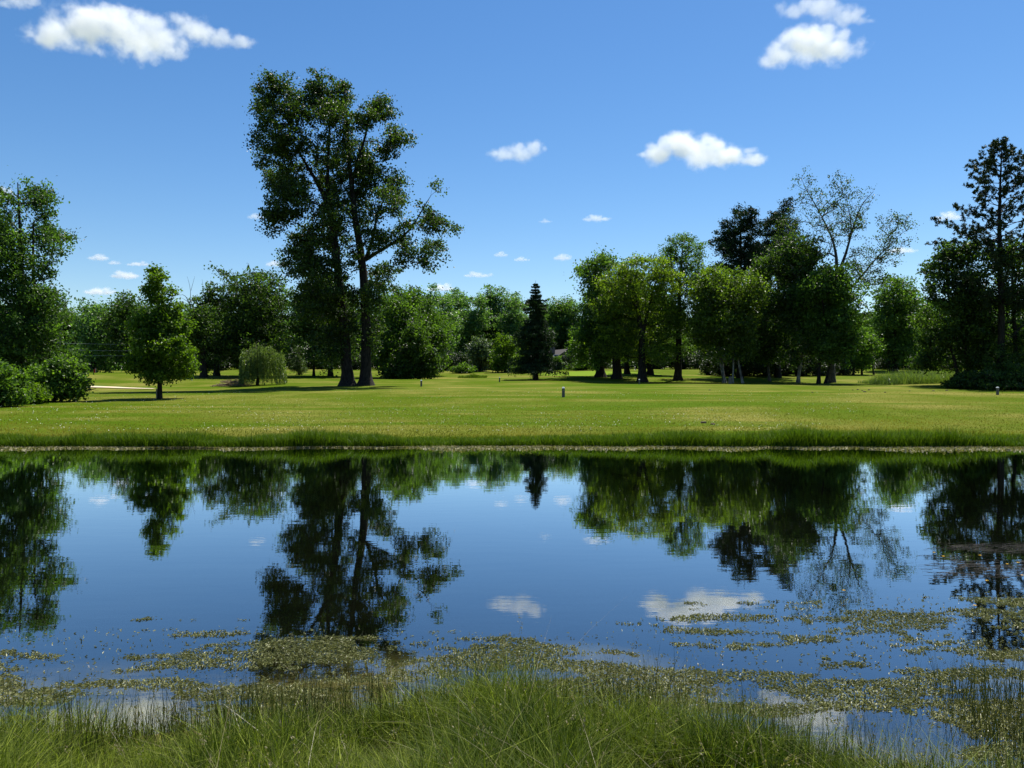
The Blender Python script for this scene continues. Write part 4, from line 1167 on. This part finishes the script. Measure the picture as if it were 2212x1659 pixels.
def flagstick(vx, vtop, D, mat, label):
    X = wx(vx, D); Z = gz(X, D); h = wz(vtop, D) - Z
    root = empty('golf_flag', (X, D, Z)); mk(root, label, 'golf flag')
    bm = bmesh.new(); bmesh.ops.create_cone(bm, cap_ends=True, segments=8, radius1=.022, radius2=.016, depth=h, matrix=Matrix.Translation((0, 0, h / 2)))
    link('pole', mesh_bm('flag_pole', bm), root, M['postwhite'])
    u, v = np.meshgrid(np.linspace(0, 1, 7), np.linspace(0, 1, 5))
    Vv = np.stack([-.03 - .42 * u.ravel() * (.55 + .25 * v.ravel()), .09 * np.sin(u.ravel() * 6) , h - .04 - .62 * v.ravel() - .18 * u.ravel()], 1)
    i = np.arange(35).reshape(5, 7)
    link('cloth', mesh_np('flag_cloth', Vv, np.stack([i[:-1, :-1], i[:-1, 1:], i[1:, 1:], i[1:, :-1]], -1).reshape(-1, 4), 4, smooth=True), root, M[mat])
flagstick(207, 795, 112, 'flagred', 'red golf flag on the far green behind the left shrubs')
flagstick(1291, 796, 118, 'flagpale', 'pale golf flag beside the outermost grove trunk')

# brown-roofed house glimpsed between the trees
def house():
    D = 146; X = wx(1206, D); Z = gz(X, D); top = wz(757, D) - Z
    root = empty('house', (X, D, Z), R(20)); mk(root, 'brown-grey roofed house glimpsed between spruce and grove', 'house')
    w, l, e = 3.0, 4.2, top - 1.9
    bm = bmesh.new(); box_bm(bm, 0, 0, e / 2, 2 * w, 2 * l, e)
    pts = [bm.verts.new(c) for c in ((-w, -l, e + .003), (w, -l, e + .003), (0, -l, top - .15), (-w, l, e + .003), (w, l, e + .003), (0, l, top - .15))]
    bm.faces.new((pts[0], pts[1], pts[2])); bm.faces.new((pts[5], pts[4], pts[3]))
    link('wall', mesh_bm('house_wall', bm), root, M['siding'])
    bm = bmesh.new()
    for sgn in (-1, 1):
        a = [bm.verts.new(c) for c in ((0, -l - .5, top), (0, l + .5, top), (sgn * (w + .6), l + .5, e - .4), (sgn * (w + .6), -l - .5, e - .4))]
        b = [bm.verts.new((v.co.x, v.co.y, v.co.z + .15)) for v in a]
        bm.faces.new(a); bm.faces.new(b)
        for i in range(4): bm.faces.new((a[i], a[(i + 1) % 4], b[(i + 1) % 4], b[i]))
    rf = link('roof', mesh_bm('house_roof', bm), root, M['roof'])
    bm = bmesh.new(); box_bm(bm, -1.6, -1, top - .2, .7, .7, 1.6)
    link('chimney', mesh_bm('house_chimney', bm), rf, M['siding'])
    for zz in (1.4,):
        for xx in (-2.2, 2.0):
            bm = bmesh.new(); box_bm(bm, xx, -l - .02, zz + .6, 1.1, .06, 1.2)
            f = link('window', mesh_bm('house_window', bm), root, M['postwhite'])
            bm = bmesh.new(); box_bm(bm, xx, -l - .06, zz + .6, .9, .02, 1.0)
            link('pane', mesh_bm('house_pane', bm), f, M['pane'])
    bm = bmesh.new(); box_bm(bm, 0, -l - .02, top - 1.3, .9, .06, .9)
    f = link('window', mesh_bm('house_gable_window', bm), root, M['postwhite'])
    bm = bmesh.new(); box_bm(bm, 0, -l - .06, top - 1.3, .7, .02, .7)
    link('pane', mesh_bm('house_gable_pane', bm), f, M['pane'])
house()

# brush heap left of the willow
tb = Tubes(); r3 = np.random.default_rng(501)
for i in range(150):
    p = np.array([r3.normal() * .9, r3.normal() * .5, 0]); p[2] = max(.02, .75 * math.exp(-(p[0] / 1.1) ** 2) * r3.random())
    a = r3.normal() * .5; L_ = r3.uniform(.5, 1.6)
    e = p + np.array([math.cos(a) * L_, r3.normal() * .3, r3.normal() * .18])
    tb.add([p, (p + e) / 2 + r3.normal(size=3) * .05, e], [.03, .025, .008], 4)
M['brush'] = bark_mat('cut_brush', (0.12, 0.085, 0.045), (0.34, 0.26, 0.15))
o = link('brush_pile', tb.mesh('brush_pile'), None, M['brush']); o.location = (wx(494, 80), 80, gz(wx(494, 80), 80))
mk(o, 'heap of cut dry branches at the left foot of the willow', 'brush pile')

# fallen branch reaching out of the left shrub
tb = Tubes(); s = 46 / FOC
for q in [[(165, 846, .035), (180, 845, .03), (192, 842, .022), (202, 839, .012)], [(190, 842, .02), (195, 830, .014), (198, 822, .006)], [(195, 841, .014), (203, 843, .008), (210, 844, .004)], [(186, 844, .015), (194, 850, .008)]]:
    Q, rr = resample([((a - 180) * s, .1 * k, wz(b, 46) - gz(wx(180, 46), 46)) for k, (a, b, _) in enumerate(q)], [c for _, _, c in q], .1)
    tb.add(Q, rr, 5)
o = link('dead_branch', tb.mesh('dead_branch'), None, M['bark']); o.location = (wx(180, 46), 46, gz(wx(180, 46), 46))
mk(o, 'bare forked branch sticking out of the left shrub over the lawn', 'branch')

# stake beside the young tree
bm = bmesh.new(); box_bm(bm, 0, 0, .3, .05, .05, .66)
box_bm(bm, 0, 0, .64, .065, .065, .03)
o = link('tree_stake', mesh_bm('tree_stake', bm), None, M['wood']); o.location = (wx(338, 49.7), 49.7, gz(wx(338, 49.7), 49.7))
mk(o, 'short stake left of the young tree trunk', 'stake')

# overhead wires crossing in front of the far left trees
for k, (y, lab) in enumerate([(743, 'highest of three thin wires before the far left trees'), (757, 'middle of three thin wires before the far left trees'), (768, 'lowest of three thin wires before the far left trees')]):
    D = 108
    X = np.linspace(wx(20, D), wx(560, D), 24); t = np.linspace(-1, 1, 24)
    tb = Tubes(); tb.add(np.stack([X, np.full(24, float(D)), wz(y, D) + .5 * (t ** 2 - .1)], 1), np.full(24, .014), 5)
    mk(link('overhead_wire', tb.mesh('overhead_wire'), mat=M['wire']), lab, 'wire', 'overhead wires')

# a few earth clods on the right lawn
def clod(vx, vy, k):
    # distance from the ground profile by a short search
    Ds = np.linspace(26, 90, 400); v = HORIZ + (EYE - ground_z(wx(vx, Ds), Ds)) / Ds * FOC
    D = float(Ds[int(np.argmin(np.abs(v - vy)))])
    r4 = np.random.default_rng(600 + k)
    bm = bmesh.new(); bmesh.ops.create_icosphere(bm, subdivisions=2, radius=.10)
    for v_ in bm.verts: v_.co *= r4.uniform(.7, 1.2); v_.co.z *= .5
    o = link('earth_clod', mesh_bm('earth_clod', bm), None, M['clod']); X = wx(vx, D); o.location = (X, D, gz(X, D) + .02)
    o.scale = (r4.uniform(.7, 1.4),) * 3
    mk(o, 'small dark clod of earth on the lawn before the right grove', 'earth clod', 'earth clods on the right lawn')
for k, (a, b) in enumerate([(1877, 843), (1863, 844), (1868, 847), (1853, 842), (1912, 848), (1842, 843), (2016, 845), (2045, 844), (1965, 845), (1533, 843), (1520, 914), (1540, 917), (1755, 848)]):
    clod(a, b, k)

# ------------------------------------------------------------------ clouds: real volumes at their height
def cloud(label, D, puffs, dens, nz, amp, seed, step=None):
    """puffs: (view x, view y, rx, ry) in view units at distance D"""
    s = D / FOC
    cxv = np.mean([p[0] for p in puffs]); cyv = np.mean([p[1] for p in puffs])
    O = np.array([wx(cxv, D), D, wz(cyv, D)])
    rr = np.random.default_rng(seed)
    L3 = []
    kids = []
    for p in puffs:                      # smaller billows on each puff's crown and flanks
        for _ in range(3 if len(puffs) > 3 else 1):
            a_ = rr.uniform(-.2, 3.34); f_ = rr.uniform(.34, .52)
            kids.append((p[0] + math.cos(a_) * p[2] * .80, p[1] - math.sin(a_) * p[3] * .78, p[2] * f_, max(p[3] * f_, p[2] * f_ * .6)))
    for p in list(puffs) + kids:
        rx, rz = p[2] * s, p[3] * s
        L3.append(((p[0] - cxv) * s, rr.uniform(-.25, .25) * rx, -(p[1] - cyv) * s, rx, (rx + rz) * .5, rz))
    bm = bmesh.new()
    for (x, y, z, a, b, c) in L3:
        bmesh.ops.create_icosphere(bm, subdivisions=3, radius=1.0, matrix=Matrix.Translation((x, y, z)) @ Matrix.Diagonal((a * 1.35, b * 1.35, c * 1.35, 1)))
    me = mesh_bm('cloud', bm, True)
    o = link('cloud', me)
    mod = o.modifiers.new('hull', 'REMESH'); mod.mode = 'VOXEL'; mod.voxel_size = max(6.0, min(l[5] for l in L3) * .5)
    dg = bpy.context.evaluated_depsgraph_get()
    me2 = bpy.data.meshes.new_from_object(o.evaluated_get(dg))
    o.modifiers.clear(); o.data = me2; me2.name = 'cloud'; bpy.data.meshes.remove(me)
    o.location = O
    m, N, Lk = newmat('cloud_vapour')
    tc = N.new('ShaderNodeTexCoord')
    # gentle domain warp frays the outline
    wn_ = N.new('ShaderNodeTexNoise'); wn_.inputs['Scale'].default_value = nz * .6; wn_.inputs['Detail'].default_value = 1
    Lk.new(tc.outputs['Object'], wn_.inputs['Vector'])
    cur = None
    for (x, y, z, a, b, c) in L3:
        mp = N.new('ShaderNodeMapping'); mp.vector_type = 'TEXTURE'
        mp.inputs['Location'].default_value = (x, y, z); mp.inputs['Scale'].default_value = (a, b, c)
        Lk.new(tc.outputs['Object'], mp.inputs[0])
        ln = N.new('ShaderNodeVectorMath'); ln.operation = 'LENGTH'; Lk.new(mp.outputs[0], ln.inputs[0])
        if cur is None: cur = ln.outputs['Value']
        else:
            mn = N.new('ShaderNodeMath'); mn.operation = 'SMOOTH_MIN'; mn.inputs[2].default_value = .25
            Lk.new(cur, mn.inputs[0]); Lk.new(ln.outputs['Value'], mn.inputs[1]); cur = mn.outputs[0]
    no = N.new('ShaderNodeTexNoise'); no.inputs['Scale'].default_value = nz; no.inputs['Detail'].default_value = 7; no.inputs['Roughness'].default_value = .68
    Lk.new(tc.outputs['Object'], no.inputs['Vector'])
    sub = N.new('ShaderNodeMath'); sub.operation = 'MULTIPLY_ADD'; Lk.new(no.outputs['Fac'], sub.inputs[0]); sub.inputs[1].default_value = amp; Lk.new(cur, sub.inputs[2])
    mr = N.new('ShaderNodeMapRange'); mr.interpolation_type = 'SMOOTHSTEP'
    mr.inputs['From Min'].default_value = 1.02 + amp * .5; mr.inputs['From Max'].default_value = .22 + amp * .5
    mr.inputs['To Min'].default_value = 0; mr.inputs['To Max'].default_value = dens
    Lk.new(sub.outputs[0], mr.inputs['Value'])
    pv = N.new('ShaderNodeVolumeScatter'); pv.inputs['Color'].default_value = (.965, .968, .972, 1); pv.inputs['Anisotropy'].default_value = .1
    Lk.new(mr.outputs[0], pv.inputs['Density'])
    out = N.new('ShaderNodeOutputMaterial'); Lk.new(pv.outputs[0], out.inputs['Volume'])
    o.data.materials.clear(); o.data.materials.append(m)
    mk(o, label, 'cloud', 'fair-weather clouds')
    return o
BASE = 1250.0
def cd(vy_bottom):
    return BASE / ((HORIZ - vy_bottom) / FOC)
cloud('largest white cloud with a wispy right tail, top left of the sky', cd(130), [(130, 82, 62, 34), (200, 65, 75, 46), (270, 75, 80, 48), (340, 82, 70, 36), (235, 30, 46, 24), (410, 62, 56, 26), (475, 85, 50, 20), (525, 95, 30, 14), (90, 88, 36, 16)], .014, .0095, 3.3, 1)
cloud('large puffy cloud, lower of the pair at top right of the sky', cd(146), [(1745, 105, 70, 38), (1690, 118, 50, 28), (1810, 105, 56, 34), (1770, 80, 48, 26)], .016, .0100, 2.8, 2)
cloud('thin arched cloud just above the large puffy one at top right', cd(60), [(1720, 24, 50, 14), (1775, 22, 60, 20), (1830, 38, 50, 20), (1858, 45, 26, 12)], .010, .0115, 3.4, 3)
cloud('long flat-bottomed cloud right of the sky\'s centre', cd(362), [(1420, 334, 42, 24), (1468, 314, 42, 32), (1520, 328, 60, 32), (1575, 335, 56, 28), (1620, 348, 36, 16)], .014, .0062, 2.7, 4)
cloud('small lopsided cloud near the sky\'s centre', cd(358), [(1095, 338, 40, 16), (1125, 335, 34, 24), (1155, 322, 26, 20)], .010, .0068, 2.9, 5)
small = [(214, 556, 24, 9, 'small oval cloud low at left, beside the left tree'), (272, 595, 34, 9, 'flat cloud touching the young tree top'), (215, 630, 34, 9, 'lowest flat cloud left of the young tree'),
         (248, 568, 16, 5, 'faint wisp right of the small oval cloud'), (300, 571, 28, 5, 'faint wisp above the young tree'), (595, 570, 24, 8, 'small cloud touching the cottonwood\'s lower left foliage'), (553, 468, 20, 8, 'faint cloud left of the cottonwood\'s waist'),
         (1288, 472, 34, 8, 'thin streak cloud left of the grove tops'), (1178, 478, 14, 5, 'tiny cloud left of the thin streak'), (1030, 594, 32, 7, 'flat pale cloud right of the cottonwood'), (952, 622, 34, 9, 'low cloud over the far poplars'),
         (1082, 550, 18, 7, 'small cloudlet above the spruce, left of three'), (1125, 560, 18, 6, 'small cloudlet above the spruce, middle of three'), (1214, 556, 22, 9, 'small cloudlet above the spruce, right of three'),
         (2048, 468, 32, 12, 'faint cloud touching the tall right pine'), (1945, 541, 36, 8, 'flat cloud right of the half-bare tree'), (8, 418, 26, 18, 'cloud showing behind the left edge tree'), (40, 4, 60, 14, 'thin veil of cloud in the top left corner')]
for k, (x, y, rx, ry, lab) in enumerate(small):
    D = min(cd(y + ry), 11000)
    r5 = np.random.default_rng(900 + k)
    pf = [(x, y, rx * .7, ry), (x - rx * .5, y + ry * .25, rx * .5, ry * .6), (x + rx * .5, y + ry * .2, rx * .55, ry * .65)]
    s_ = rx * D / FOC
    cloud(lab, D, pf, min(.012, (.62 if ry > 7.5 else .34) / (ry * D / FOC)), 4.0 / s_, 2.0, 900 + k)
